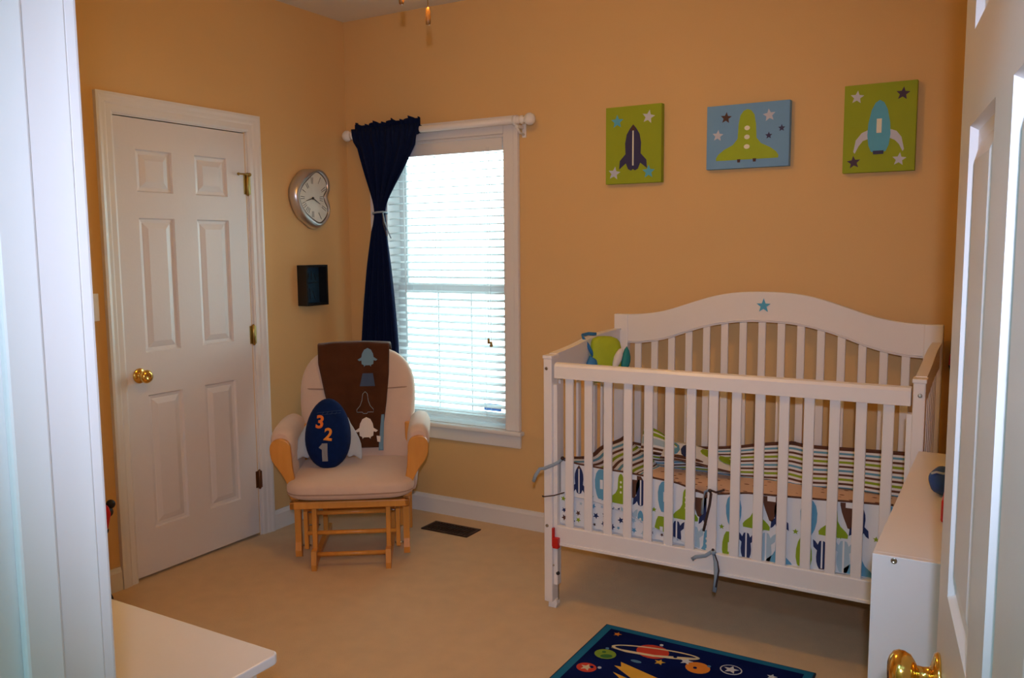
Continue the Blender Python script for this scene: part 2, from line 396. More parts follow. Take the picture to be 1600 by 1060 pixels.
part_at(jamb_casing(-0.745, -0.668, -0.745), 'side_casing', t1)
b = MB(); b.prism([(0, 2.138), (.020, 2.138), (.021, 2.126), (.017, 2.112), (.016, 2.098), (.012, 2.09), (.012, 2.066), (.008, 2.056), (0, 2.056)], -1.560, -.668, 'y', 'trim')
for v in b.bm.verts:
    d_ = v.co.z - 2.056; v.co.y = (-1.480 - d_ * .080 / .082) if v.co.y < -1 else (-.745 + d_ * .077 / .082)
part_at(b, 'head_casing', t1)
b = MB(); b.box(-.12, 0.001, CY1 + .004, CY1 + .018, 0, 2.06, 'trim'); b.box(-.12, 0.001, CY0 - .006, CY0 - .003, 0, 2.06, 'trim'); b.box(-.12, 0.001, CY0 - .004, CY1 + .012, 2.050, 2.06, 'trim')
part_at(b, 'jamb', t1)

# six-panel door ------------------------------------------------------------
def panel_door(width, z0, z1, th, xs, zs, m='door', face=1, mboth=False):
    """local: width along X (0..width), thickness along Y (0 = visible face, +Y behind for face=1). xs: [(a,b)] columns, zs: [(lo,hi)] rows"""
    b = MB(); mi_ = b.mi(m)
    X = sorted({0, width, *[v for q in xs for v in q]}); Z = sorted({z0, z1, *[v for q in zs for v in q]})
    def side(y, s_):
        cache = {}
        def V(x, yy, z):
            k = (round(x, 4), round(yy, 4), round(z, 4))
            if k not in cache: cache[k] = b.bm.verts.new(Vector((x, yy, z)))
            return cache[k]
        for x0, x1 in zip(X, X[1:]):
            for a0, a1 in zip(Z, Z[1:]):
                if (x0, x1) in xs and (a0, a1) in zs:
                    prev = None
                    for ins, dep in ((0, 0), (.006, .009), (.020, .011), (.024, .009), (.046, .002)):
                        ring = [(x0 + ins, a0 + ins), (x1 - ins, a0 + ins), (x1 - ins, a1 - ins), (x0 + ins, a1 - ins)]
                        cur = [V(p, y + s_ * dep, q) for p, q in ring]
                        if prev:
                            for k in range(4): b.bm.faces.new((prev[k], prev[(k + 1) % 4], cur[(k + 1) % 4], cur[k]))
                        prev = cur
                    b.bm.faces.new(prev)
                else: b.bm.faces.new((V(x0, y, a0), V(x1, y, a0), V(x1, y, a1), V(x0, y, a1)))
    side(0, 1); side(th, -1)
    for (xa, xb, za, zb) in ((0, 0, z0, z1), (width, width, z0, z1)):
        b.bm.faces.new([b.bm.verts.new(Vector(p)) for p in ((xa, 0, za), (xa, th, za), (xa, th, zb), (xa, 0, zb))])
    for z in (z0, z1): b.bm.faces.new([b.bm.verts.new(Vector(p)) for p in ((0, 0, z), (width, 0, z), (width, th, z), (0, th, z))])
    bmesh.ops.remove_doubles(b.bm, verts=b.bm.verts, dist=1e-5)
    return b
def knob_mb(m='brass', sc=1.0):
    b = MB()   # axis +Z outwards
    prof = [(.0, 0), (.033, 0), (.034, .003), (.031, .007), (.020, .010), (.013, .012), (.0115, .020), (.012, .028), (.018, .031), (.025, .036), (.029, .044), (.030, .051), (.027, .058), (.020, .063), (.012, .0655), (.011, .0645), (0, .065)]
    b.lathe([(r * sc, h * sc) for r, h in prof], n=36, m=m)
    return b

# door_1: closet door on wall_left. local X -> world +Y, local Y(+ behind) -> world -X
W1 = CY1 - CY0
d1 = empty('door_1', (0, CY0, 0), kind='structure'); d1.rotation_euler = (0, 0, R(90))
cols = [(.105, .290), (.415, .603)]
rows = [(.222, .832), (1.024, 1.618), (1.731, 1.915)]
sl = panel_door(W1, 0.014, 2.046, .035, cols, rows).build('door_slab', d1)
# rotation 90: local x->world y, local y->world -x  (behind the face = into the wall)
k = knob_mb().build('door_knob', d1, (CY0 * 0 + .064, -.001, .925)); k.rotation_euler = (R(90), 0, 0)
b = MB(); b.box(.0, .003, -.0015, .001, .895, .925, 'brass_dark'); b.build('latch_plate', d1)
def hinge(z0, z1, m, name='hinge'):
    b = MB(); x = W1 + .008
    b.lathe([(0, z0 - .006), (.004, z0 - .004), (.0075, z0), (.0075, z1), (.004, z1 + .004), (0, z1 + .007)], (x, -.007, 0), n=14, m=m)
    b.box(x - .020, x, -.0022, -.0005, z0 + .003, z1 - .003, m); b.box(x, x + .012, -.0128, -.011, z0 + .003, z1 - .003, m)
    return b.build(name, d1)
hinge(.250, .343, 'bronze'); hinge(.998, 1.095, 'brass_dark')
hh = hinge(1.746, 1.850, 'brass_dark')
b = MB(); b.tube([(W1 + .012, -.014, 1.846), (W1 - .02, -.030, 1.846), (W1 - .055, -.020, 1.845)], .004, m='brass_dark')
b.ball((W1 - .058, -.018, 1.845), .0075, 'brass_dark'); b.ball((W1 + .016, -.014, 1.846), .0095, 'brass_dark'); b.build('hinge_stop', hh)

# entrance: jamb, stop and casings (trim_2)
t2 = empty('trim_2', ((OX0 + OX1) / 2, YD - DT / 2, 0), kind='structure')
b = MB()
b.box(OX0 - .02, OX0, YD - DT, YD, 0, OZ + .02, 'trim', .002)
part_at(b, 'side_jamb', t2, label='white side jamb nearest the camera')
b = MB(); b.box(OX0, OX0 + .011, YD - .085, YD - .048, 0, OZ, 'trim', .003); b.box(OX1 - .011, OX1, YD - .085, YD - .048, 0, OZ, 'trim', .003); b.box(OX0, OX1, YD - .085, YD - .048, OZ - .011, OZ, 'trim', .003)
part_at(b, 'door_stop', t2)
b = MB(); b.box(OX1, OX1 + .02, YD - DT, YD, 0, OZ + .02, 'trim', .002); part_at(b, 'side_jamb', t2)
b = MB(); b.box(OX0, OX1, YD - DT, YD, OZ, OZ + .02, 'trim', .002); part_at(b, 'head_jamb', t2)
b = MB()
for y0, y1 in ((YD - DT - .017, YD - DT), (YD, YD + .017)):
    b.box(OX0 - .080, OX0 - .006, y0, y1, 0, OZ + .076, 'trim', .004)
    b.box(OX1 + .006, OX1 + .068, y0, y1, 0, OZ + .076, 'trim', .004)
    b.box(OX0 - .006, OX1 + .006, y0, y1, OZ + .006, OZ + .076, 'trim', .004)
part_at(b, 'casing', t2)
# door_2: the open entrance door, hinged right, seen at a grazing angle
hx, hy, fx, fy = 3.345, YD + .006, 3.238, -2.478
W2 = math.hypot(fx - hx, fy - hy); ang = math.atan2(fy - hy, fx - hx)
d2 = empty('door_2', (hx, hy, 0), ang, kind='structure')
# local X from hinge to free edge; visible face towards -x world = local +Y ; slab occupies y from -th..0
cw = (W2 - .115 * 3) / 2
cols2 = [(.115, .115 + cw), (.230 + cw, .230 + 2 * cw)]
rows2 = [(.22, .83), (1.02, 1.62), (1.735, 1.915)]
db = panel_door(W2, 0.014, 2.046, .035, cols2, rows2)
for v in db.bm.verts: v.co.y -= .035
slab2 = db.build('door_slab', d2)
k = knob_mb().build('door_knob', d2, (W2 - .065, 0.0005, .884)); k.rotation_euler = (R(-90), 0, 0)
k2 = copyto(k, d2, (W2 - .065, -.0355, .884)); k2.rotation_euler = (R(90), 0, 0)
b = MB(); b.box(W2 - .0005, W2 + .0015, -.030, -.005, .86, .92, 'brass'); b.build('latch_plate', d2)
for z0 in (.25, 1.0, 1.75):
    b = MB(); b.lathe([(0, z0), (.0075, z0), (.0075, z0 + .09), (0, z0 + .095)], (-.004, -.038, 0), n=12, m='brass_dark'); b.build('hinge', d2)

# window_1 --------------------------------------------------------------------
w1 = empty('window_1', ((WX0 + WX1) / 2, 0, WZ0), kind='structure')
def wp(b, name, **kw): return part_at(b, name, w1, **kw)
b = MB(); b.box(WX1 - .000, WX1 + .087, -.02, 0, WZ0, WZ1 + .085, 'trim', .004); b.box(WX1 + .060, WX1 + .087, -.026, -.019, WZ0, WZ1 + .085, 'trim', .003); wp(b, 'side_casing')
b = MB(); b.box(WX0 - .087, WX0, -.02, 0, WZ0, WZ1 + .085, 'trim', .004); b.box(WX0 - .087, WX0 - .06, -.026, -.019, WZ0, WZ1 + .085, 'trim', .003); wp(b, 'side_casing')
b = MB(); b.box(WX0, WX1, -.02, 0, WZ1, WZ1 + .085, 'trim', .004); b.box(WX0 - .087, WX1 + .087, -.026, -.019, WZ1 + .06, WZ1 + .085, 'trim', .003); wp(b, 'head_casing')
b = MB(); b.box(WX0 - .105, WX1 + .105, -.045, .0, WZ0 - .022, WZ0, 'trim', .006); b.box(WX0, WX1, 0, .14, WZ0 - .022, WZ0 + .002, 'trim'); wp(b, 'window_sill')
b = MB(); b.box(WX0 - .087, WX1 + .087, -.018, 0, WZ0 - .092, WZ0 - .022, 'trim', .004); wp(b, 'apron')
b = MB(); b.box(WX0, WX0 + .012, 0, .14, WZ0, WZ1, 'trim'); b.box(WX1 - .012, WX1, 0, .14, WZ0, WZ1, 'trim'); b.box(WX0, WX1, 0, .14, WZ1 - .012, WZ1, 'trim'); wp(b, 'window_frame')
MR = 1.262
b = MB(); a0, a1 = WX0 + .012, WX1 - .012
for (x0, x1, z0, z1) in ((a0, a0 + .05, WZ0, MR + .02), (a1 - .05, a1, WZ0, MR + .02), (a0 + .05, a1 - .05, WZ0, WZ0 + .038), (a0 + .05, a1 - .05, MR - .022, MR + .02)): b.box(x0, x1, .085, .112, z0, z1, 'trim', .003)
for q in (1, 2):
    xm = a0 + .05 + (a1 - a0 - .1) * q / 3; b.box(xm - .004, xm + .004, .097, .1035, WZ0 + .038, MR - .022, 'trim')
ls = wp(b, 'lower_sash')
b = MB(); b.box(a0 + .05, a1 - .05, .098, .101, WZ0 + .038, MR - .022, 'glass'); o = b.build('glass_pane'); o.parent = ls; 
b = MB()
for (x0, x1, z0, z1) in ((a0, a0 + .05, MR - .03, WZ1 - .012), (a1 - .05, a1, MR - .03, WZ1 - .012), (a0 + .05, a1 - .05, WZ1 - .06, WZ1 - .012), (a0 + .05, a1 - .05, MR - .03, MR + .012)): b.box(x0, x1, .113, .139, z0, z1, 'trim', .003)
us = wp(b, 'upper_sash')
b = MB(); b.box(a0 + .05, a1 - .05, .125, .128, MR + .012, WZ1 - .06, 'glass'); o = b.build('glass_pane'); o.parent = us
b = MB(); b.box(.845, .955, .0965, .0978, .590, .630, 'sticker'); b.box(.848, .952, .0962, .0966, .634, .638, 'grey_ribbon'); o = b.build('sticker'); o.parent = ls; o['label'] = 'small blue sticker at the foot of the glass'

# window blind ------------------------------------------------------------------
bl = empty('window_blind', (.66, .04, WZ1 - .02), label='white horizontal slatted blind hanging inside the bright window', cat='blind')
bx0, bx1 = WX0 + .016, WX1 - .016
b = MB(); b.box(bx0, bx1, .008, .065, WZ1 - .052, WZ1 - .013, 'slat', .003); part_at(b, 'headrail', bl)
b = MB(); b.box(bx0 - .002, bx1 + .001, -.004, .007, WZ1 - .080, WZ1 - .014, 'trim', .003); part_at(b, 'valance', bl)
b = MB(); z = WZ1 - .085; nsl = 0; tilt = R(-9)
while z > .585:
    c = Vector((0, .036, z)); dy, dz = .025 * cos(tilt), .025 * sin(tilt); t_ = .0014
    droop = .006 * max(0, (0.66 - z) / .1) if z < .66 else 0
    for sgx in (0,):
        pts = [(.036 - dy, z + dz - t_), (.036, z + .0015 - t_), (.036 + dy, z - dz - t_), (.036 + dy, z - dz + t_), (.036, z + .0015 + t_), (.036 - dy, z + dz + t_)]
        b.prism(pts, bx0, bx1, 'x', 'slat')
    z -= .0405; nsl += 1
part_at(b, 'slats', bl)
b = MB(); b.box(bx0, bx1, .014, .060, .548, .566, 'slat', .004); b.box(bx0, bx1, .012, .062, .569, .5735, 'slat'); part_at(b, 'bottom_rail', bl)
b = MB()
for xm in (bx0 + .12, .66 - .06, bx1 - .12):
    for yy in (.0105, .0615): b.tube([(xm, yy, WZ1 - .05), (xm, yy, .56)], .0009, 5, 'slat')
part_at(b, 'ladder_cord', bl)
b = MB(); b.tube([(.405, -.010, WZ1 - .05), (.408, -.012, 1.6), (.412, -.012, .93)], .0042, 8, 'slat'); part_at(b, 'tilt_wand', bl)
b = MB()
for xx, zz in ((.948, .985), (.962, .972)): b.tube([(xx - .004, -.009, WZ1 - .06), (xx, -.012, zz + .01)], .0012, 5, 'slat')
pc = part_at(b, 'pull_cord', bl)
for xx, zz in ((.948, .985), (.964, .970)):
    b = MB(); b.lathe([(0, -.014), (.008, -.013), (.0085, 0), (.006, .012), (.003, .016), (0, .017)], (xx, -.014, zz), n=12, m='tassel'); o = b.build('cord_tassel'); o.parent = pc

# curtain rod and curtain -------------------------------------------------------
ROD_Y, ROD_Z = -.09, 2.098
cr = empty('curtain_rod', (.66, ROD_Y, ROD_Z), label='thick white curtain rod with ball ends above the window', cat='curtain rod')
b = MB(); b.lathe([(0, .13), (.0175, .13), (.0175, 1.20), (0, 1.20)], (0, ROD_Y, ROD_Z), (1, 0, 0), 24, 'plastic'); part_at(b, 'rod', cr)
for x0, sg in ((1.195, 1), (.135, -1)):
    b = MB(); b.lathe([(0, 0), (.021, 0), (.021, .012), (.012, .016), (.012, .022), (.022, .030), (.030, .044), (.030, .056), (.022, .070), (.010, .077), (0, .078)], (x0, ROD_Y, ROD_Z), (sg, 0, 0), 24, 'plastic'); part_at(b, 'finial', cr)
for xb in (1.165, .128):
    b = MB(); b.box(xb - .009, xb + .009, -.085, -.021 if xb > 1.14 else -.004, ROD_Z - .035, ROD_Z - .020, 'plastic', .003); b.lathe([(.0178, -.008), (.025, -.008), (.025, .008), (.0178, .008)], (xb, ROD_Y, ROD_Z), (1, 0, 0), 20, 'plastic')
    b.box(xb - .011, xb + .011, -.006 if xb < 1.137 else -.006, .0, ROD_Z - .075, ROD_Z - .005, 'plastic', .002); b.tube([(xb, -.004, ROD_Z - .06), (xb, -.05, ROD_Z - .055), (xb, -.08, ROD_Z - .03)], .006, 8, 'plastic'); part_at(b, 'bracket', cr)
cu = empty('curtain', (.33, ROD_Y, 2.1), label='navy blue curtain panel gathered with a tie on left side of window', cat='curtain')
Lx = [(.02, .080), (.25, .088), (.5, .104), (.97, .158), (1.33, .207), (1.55, .250), (1.63, .266), (1.675, .272), (1.74, .262), (1.9, .205), (2.06, .152), (2.12, .140), (2.15, .142)]
Rx = [(.02, .345), (.25, .36), (.5, .385), (.87, .423), (1.33, .387), (1.55, .358), (1.63, .347), (1.675, .343), (1.74, .368), (1.9, .475), (2.06, .572), (2.12, .592), (2.15, .590)]
def curt(u, v):
    z = .03 + (2.128 - .03) * v
    l, r = slerp(Lx, z), slerp(Rx, z); wdt = r - l
    a = u * 2 * pi; s_ = (1 - cos(a / 1)) / 2
    uu = u
    amp = lerp([(0, .022), (1.3, .020), (1.6, .012), (1.675, .008), (1.8, .012), (2.05, .010), (2.12, .019), (2.15, .020)], z)
    ph = 9 * 2 * pi * uu
    y = ROD_Y - .004 + amp * sin(ph + 0.6 * sin(3 * z)) - (.006 if z < 1.6 else 0)
    if z > 2.03:
        k_ = min(1, (z - 2.03) / .03); y = (y) * (1 - k_) + (ROD_Y - .0215 - .004 * (1 + sin(ph * 1.5))) * k_
    zz = z
    return Vector((l + wdt * uu + .006 * sin(ph * .5 + z * 2), y, zz))
b = MB(); b.grid(110, 60, curt, 'navy'); 
# sleeve over and behind the rod, and the ruffle above it
def sleeve(u, v):
    a = R(-90) + R(270) * v
    x = .142 + .448 * u; rr = .0225 + .003 * sin(u * 60 * 2 * pi / 4)
    return Vector((x, ROD_Y + rr * sin(a) * 1.0 if False else ROD_Y - rr * cos(a + pi / 2 - pi / 2) , ROD_Z + rr * sin(a)))
b.grid(110, 12, sleeve, 'navy')
def ruf(u, v):
    x = .141 + .450 * u; return Vector((x + .004 * sin(u * 80), ROD_Y + (.014 * v + .003) * sin(u * 2 * pi * 15), 2.117 + v * (.034 + .007 * sin(u * 47) + .006 * sin(u * 23 + 1) + .012 * u)))
b.grid(140, 4, ruf, 'navy')
cp_ = part_at(b, 'curtain_panel', cu); sm = cp_.modifiers.new('thick', 'SOLIDIFY'); sm.thickness = .0015
b = MB(); b.tube([(.266, -.100, 1.664), (.275, -.122, 1.668), (.31, -.126, 1.672), (.343, -.116, 1.674), (.350, -.095, 1.672), (.34, -.07, 1.668), (.30, -.062, 1.664), (.27, -.075, 1.662), (.266, -.100, 1.664)], .003, 8, 'grey_ribbon', flat=(.002, .005))
b.tube([(.345, -.118, 1.670), (.360, -.124, 1.62), (.385, -.122, 1.56), (.398, -.118, 1.53)], .003, 8, 'grey_ribbon', flat=(.0035, .0035))
b.tube([(.343, -.118, 1.670), (.352, -.126, 1.61), (.372, -.124, 1.545)], .003, 8, 'dark_ribbon')
tb = part_at(b, 'tieback', cu); tb['label'] = 'thin grey cord tied around the curtain'

# ------------------------------------------------------------------ wall A: clock, box, switch
cy_, cz_ = -.287, 1.748
FACE = [(-.2786, 1.9101)]
import itertools
px_face = [(492.7, 269.4), (501.3, 273.1), (508.7, 284.2), (509.9, 296.4), (505.7, 306.2), (507.5, 316.0), (511.6, 325.8), (510.6, 335.7), (504.3, 345.5), (497.7, 347.9), (487.8, 341.8), (476.8, 330.8), (469.4, 316.0), (467.5, 303.8), (471.9, 291.5), (480.5, 280.5)]
px_rim = [(489, 264), (501.3, 266.5), (510.2, 279), (512.2, 297), (508.7, 310), (513, 322), (511.5, 338), (505, 350.4), (495.2, 357.5), (486.6, 357.5), (476.8, 350.4), (464.5, 338.1), (456.5, 321), (453, 303.8), (456, 286.6), (470, 267)]
CAMP = Vector((3.30494, -3.79562, 1.47692))
def measured(u, v, x):   # measured outline of the clock, laid on its own plane
    d = fw + rt * ((u - 800) / 1330.27) - up * ((v - 530) / 1330.27); t = (x - CAMP.x) / d.x; q = CAMP + d * t
    return (q.y, q.z)
def loop_smooth(P, n=4):
    out = []; N = len(P)
    for i in range(N):
        p0, p1, p2, p3 = P[i - 1], P[i], P[(i + 1) % N], P[(i + 2) % N]
        for k in range(n):
            t = k / n
            out.append(tuple(.5 * ((2 * p1[j]) + (-p0[j] + p2[j]) * t + (2 * p0[j] - 5 * p1[j] + 4 * p2[j] - p3[j]) * t * t + (-p0[j] + 3 * p1[j] - 3 * p2[j] + p3[j]) * t ** 3) for j in (0, 1)))
    return out
face = loop_smooth([measured(u, v, .042) for u, v in px_face]); rim = loop_smooth([measured(u, v, .014) for u, v in px_rim])
rim = [(-.001 + a, b_) for a, b_ in rim]
ck = empty('wall_clock', (.02, cy_, cz_), label='silver melted-shape wall clock with a white dial, beside the closet door', cat='clock')
b = MB(); n = len(face); rgs = []
cfy = sum(p[0] for p in face) / n; cfz = sum(p[1] for p in face) / n
for t, xx in ((0, .004), (0.02, .016), (.15, .032), (.4, .046), (.7, .051), (.9, .048), (1, .042)):
    rgs.append([b.bm.verts.new(Vector((xx, rim[i][0] + (face[i][0] - rim[i][0]) * t, rim[i][1] + (face[i][1] - rim[i][1]) * t))) for i in range(n)])
for A, B in zip(rgs, rgs[1:]):
    for i in range(n):
        f = b.bm.faces.new((A[i], A[(i + 1) % n], B[(i + 1) % n], B[i])); f.smooth = True; f.material_index = b.mi('silver')
b.bm.faces.new(rgs[0][::-1]); part_at(b, 'rim', ck)
b = MB(); b.prism([(p[0], p[1]) for p in face], .036, .0425, 'x', 'dial'); dl = part_at(b, 'dial', ck)
hc = measured(488.5, 310, .0435)
def ray_edge(a, f=1.0):   # distance from hub to dial edge along angle a
    best = .2
    for i in range(n):
        (y0, z0), (y1, z1) = face[i], face[(i + 1) % n]; dy, dz = cos(a), sin(a)
        det = dy * (z1 - z0) - dz * (y1 - y0)
        if abs(det) < 1e-9: continue
        t = ((y0 - hc[0]) * (z1 - z0) - (z0 - hc[1]) * (y1 - y0)) / det; s_ = ((y0 - hc[0]) * dz - (z0 - hc[1]) * dy) / det
        if t > 0 and 0 <= s_ <= 1: best = min(best, t)
    return best * f
for k_ in range(12):
    a = R(90 - 30 * k_); L0, L1 = ray_edge(a, .62), ray_edge(a, .90); nst = [2, 1, 2, 3, 2, 1, 2, 3, 3, 2, 1, 2][k_]
    b = MB()
    for q in range(nst):
        off = (q - (nst - 1) / 2) * .009
        p0 = Vector((.0432, hc[0] + cos(a) * L0 - sin(a) * off, hc[1] + sin(a) * L0 + cos(a) * off)); p1 = Vector((.0432, hc[0] + cos(a) * L1 - sin(a) * off * 1.4, hc[1] + sin(a) * L1 + cos(a) * off * 1.4))
        b.tube([p0, p1], .0013, 5, 'ink')
    o = b.build('numeral'); o.parent = dl
b = MB()
for a, L_ in ((R(197), .055), (R(-28), .062)):
    e1 = Vector((.047, hc[0] + cos(a) * L_, hc[1] + sin(a) * L_)); b.tube([Vector((.047, *hc)), e1], [.003, .0012], 6, 'ink')
b.ball((.047, *hc), .007, 'ink'); o = b.build('hands'); o.parent = dl
b = MB(); ring = [(.0435, p[0], p[1]) for p in face] + [(.0435, *face[0])]; b.tube(ring, .0022, 6, 'ink'); part_at(b, 'dial_outline', ck)

sb = empty('shadow_box', (0.03, -.35, 1.28), label='small black open shadow box with dark blue lining below the clock', cat='shadow box')
b = MB(); y0, y1, z0, z1, dx = -.428, -.262, 1.172, 1.390, .068
b.box(.001, dx, y0, y0 + .012, z0, z1, 'black', .001); b.box(.001, dx, y1 - .012, y1, z0, z1, 'black', .001)
b.box(.001, dx, y0 + .012, y1 - .012, z0, z0 + .012, 'black', .001); b.box(.001, dx, y0 + .012, y1 - .012, z1 - .012, z1, 'black', .001)
part_at(b, 'frame', sb)
b = MB(); b.box(.001, .012, y0 + .012, y1 - .012, z0 + .012, z1 - .012, 'box_inner'); part_at(b, 'lining', sb)
b = MB()
for dy_, dz_, a, L_ in ((.045, .05, 80, .05), (.07, .06, 95, .06), (.10, .055, 110, .05), (.05, .12, 10, .10), (.06, .155, 75, .04), (.085, .16, 90, .045), (.11, .155, 105, .04)):
    c = Vector((.014, y0 + .01 + dy_, z0 + dz_)); d = Vector((0, cos(R(a)), sin(R(a)))) * L_ / 2
    if a == 10: d = Vector((0, 1, .05)) * L_ / 2; c.y += .03
    b.tube([c - d, c + d], .0022, 6, 'black')
part_at(b, 'ornament', sb)

sw = empty('light_switch', (0, -1.625, 1.24), label='white light switch plate beside the closet door', cat='light switch')
b = MB(); b.box(.0005, .006, -1.660, -1.590, 1.182, 1.298, 'plastic', .002)
for z_ in (1.21, 1.27): b.ball((.006, -1.625, z_), .003, 'steel')
part_at(b, 'plate', sw)
b = MB(); b.box(.005, .018, -1.630, -1.620, 1.238, 1.256, 'plastic', .002); part_at(b, 'toggle', sw)

# ------------------------------------------------------------------ canvases
def canvas(name, x0, x1, z0, z1, base, label):
    c = empty(name, ((x0 + x1) / 2, -.001, (z0 + z1) / 2), label=label, cat='canvas print', group='rocket canvases on the back wall')
    b = MB(); b.box(x0, x1, -.036, -.001, z0, z1, base, .0015); part_at(b, 'canvas', c)
    cx, cz, w, h = (x0 + x1) / 2, (z0 + z1) / 2, x1 - x0, z1 - z0
    def motif(nm, polys):
        b = MB()
        for i, (pts, m) in enumerate(polys): b.prism([(cx + a * w, cz + c_ * h) for a, c_ in pts], -.0365 - .0006 * i, -.0355, 'y', m)
        part_at(b, nm, c)
    global mo_each
    def mo_each(nm, polys):
        for q in polys: motif(nm, [q])
    return motif, w / h
def st(cx, cz, r, asp, rot=0): return [(cx + (a - cx), cz + (b_ - cz) * asp) for a, b_ in star(cx, cz, r, rot)]
mo, asp = canvas('rocket_canvas', 1.625, 1.901, 1.769, 2.123, 'c_green', 'lime green canvas with small navy rocket, left of the blue canvas')
mo('painted_rocket', [(sym([(x * .55, z * .52) for x, z in [(0, 1), (.16, .82), (.34, .55), (.42, .15), (.40, -.35), (.70, -.65), (.74, -1.05), (.52, -.88), (.38, -.78), (.26, -1.05), (.10, -1.12), (0, -1.05)]], 0, -.02, .62, .54), 'c_navy'),
    ([(0, .26), (.055, .18), (-.055, .18)], 'c_brown'), ([(-.012, .18), (.012, .18), (.012, -.27), (-.012, -.27)], 'slot')])
mo_each('painted_star', [(st(-.29, .31, .115, asp), 'c_teal'), (st(.27, .34, .115, asp, .2), 'c_white'), (st(-.34, -.36, .115, asp, .15), 'c_white'), (st(.28, -.36, .115, asp), 'c_teal')])
mo, asp = canvas('rocket_canvas', 2.112, 2.469, 1.812, 2.086, 'c_blue', 'sky blue wide canvas with green space shuttle, middle of the three canvases')
mo('painted_shuttle', [([(a, b_) for a, b_ in sym([(0, .41), (.045, .39), (.085, .32), (.105, .18), (.115, -.04), (.17, -.13), (.28, -.20), (.35, -.27), (.38, -.33), (.375, -.37), (0, -.37)], 0, 0, 1, 1)], 'c_lime'),
    (ell(0, .12, .033, .036), 'slot'), (ell(0, -.02, .033, .036), 'slot'), (ell(0, -.17, .035, .036), 'slot'), ([(-.115, -.36), (-.075, -.36), (-.08, -.41), (-.11, -.41)], 'c_brown'), ([(.075, -.36), (.115, -.36), (.11, -.41), (.08, -.41)], 'c_brown')])
mo_each('painted_star', [(st(-.26, .30, .072, asp, .1), 'c_brown'), (st(-.36, .03, .072, asp, .1), 'c_white'), (st(.26, .29, .078, asp, -.1), 'c_white'), (st(.26, -.02, .044, asp), 'c_navy'), (st(.41, .08, .044, asp), 'c_navy')])
mo, asp = canvas('rocket_canvas', 2.685, 2.955, 1.768, 2.118, 'c_green', 'green canvas with turquoise rocket and pale fins, rightmost above the crib')
mo('painted_rocket', [(ell(-.30, -.17, .0, .0, 3) if False else [(-.15, -.02), (-.24, -.05), (-.32, -.13), (-.35, -.26), (-.33, -.28), (-.28, -.20), (-.22, -.14), (-.14, -.12)], 'c_white'), ([(.14, -.02), (.24, -.05), (.31, -.12), (.35, -.26), (.33, -.28), (.28, -.20), (.22, -.15), (.14, -.12)], 'c_white'),
    (sym([(0, .31), (.06, .28), (.11, .20), (.15, .05), (.16, -.08), (.14, -.20), (.10, -.27), (0, -.28)], 0, 0, 1, 1), 'c_teal'),
    ([(-.035, .10), (.035, .10), (.035, -.06), (-.035, -.06)], 'slot'), ([(-.075, -.26), (.075, -.26), (.07, -.30), (-.07, -.30)], 'c_navy')])
mo_each('painted_star', [(st(-.32, .36, .10, asp, .1), 'c_white'), (st(.31, .36, .10, asp, .1), 'c_plum'), (st(-.34, -.38, .10, asp, -.1), 'c_plum'), (st(.29, -.37, .10, asp, .1), 'c_white')])

# ------------------------------------------------------------------ floor register, rug
fr_ = empty('floor_register', (.82, -.205, 0), label='dark brown metal floor vent in the carpet below the window', cat='floor vent')
b = MB(); x0, x1, y0, y1 = .675, .966, -.275, -.137
for q in ((x0, x1, y0, y0 + .018), (x0, x1, y1 - .018, y1), (x0, x0 + .018, y0 + .018, y1 - .018), (x1 - .018, x1, y0 + .018, y1 - .018)): b.box(*q, .0, .006, 'vent', .002)
part_at(b, 'frame', fr_)
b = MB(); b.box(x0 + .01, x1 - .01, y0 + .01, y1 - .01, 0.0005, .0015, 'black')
for k_ in range(14):
    xx = x0 + .026 + k_ * (x1 - x0 - .052) / 13; b.box(xx - .003, xx + .003, y0 + .018, y1 - .018, .001, .005, 'vent')
b.box(x0 + .018, x1 - .018, -.209, -.203, .001, .0055, 'vent'); part_at(b, 'louvers', fr_)

rg = empty('space_rug', (2.45, -1.42, 0), label='navy outer-space children\'s rug with teal border on the carpet before the crib', cat='rug')
rx0, rx1, ry0, ry1 = 2.003, 2.790, -1.98, -.858
b = MB(); b.box(rx0, rx1, ry0, ry1, 0.0, .008, 'r_rim', .002); b.box(rx0 + .006, rx1 - .006, ry0 + .006, ry1 - .006, .007, .0088, 'r_edge'); b.box(rx0 + .034, rx1 - .034, ry0 + .034, ry1 - .034, .0075, .0096, 'r_base')
lay = [0]
def rp_(pts, m):
    lay[0] += 1; b.prism(pts, .0085, .0100 + .00004 * lay[0], 'z', m)
rp_(ell(2.102, -1.092, .040, .036), 'r_green'); rp_(ell(2.112, -1.105, .022, .014, rot=.5), 'r_dgreen'); rp_(ell(2.092, -1.080, .008, .008, 10), 'r_dgreen')
def ringp(cx, cy, a, bb, w, rot, m):
    n_ = 40; P0 = ell(cx, cy, a, bb, n_, rot); P1 = ell(cx, cy, a - w, bb - w * .7, n_, rot); i = b.mi(m); lay[0] += 1; z_ = .0101 + .00004 * lay[0]
    V0 = [b.bm.verts.new(Vector((*p, z_))) for p in P0]; V1 = [b.bm.verts.new(Vector((*p, z_))) for p in P1]
    for k_ in range(n_): f = b.bm.faces.new((V0[k_], V0[(k_ + 1) % n_], V1[(k_ + 1) % n_], V1[k_])); f.material_index = i
ringp(2.254, -.992, .160, .034, .013, .20, 'r_cream')
rp_(ell(2.245, -.992, .060, .052), 'r_red')
rp_([(2.10, -1.035), (2.16, -1.042), (2.26, -1.028), (2.36, -.990), (2.41, -.958), (2.35, -.980), (2.26, -1.013), (2.16, -1.027)], 'r_cream')
rp_(ell(2.425, -1.028, .043, .040), 'r_orange')
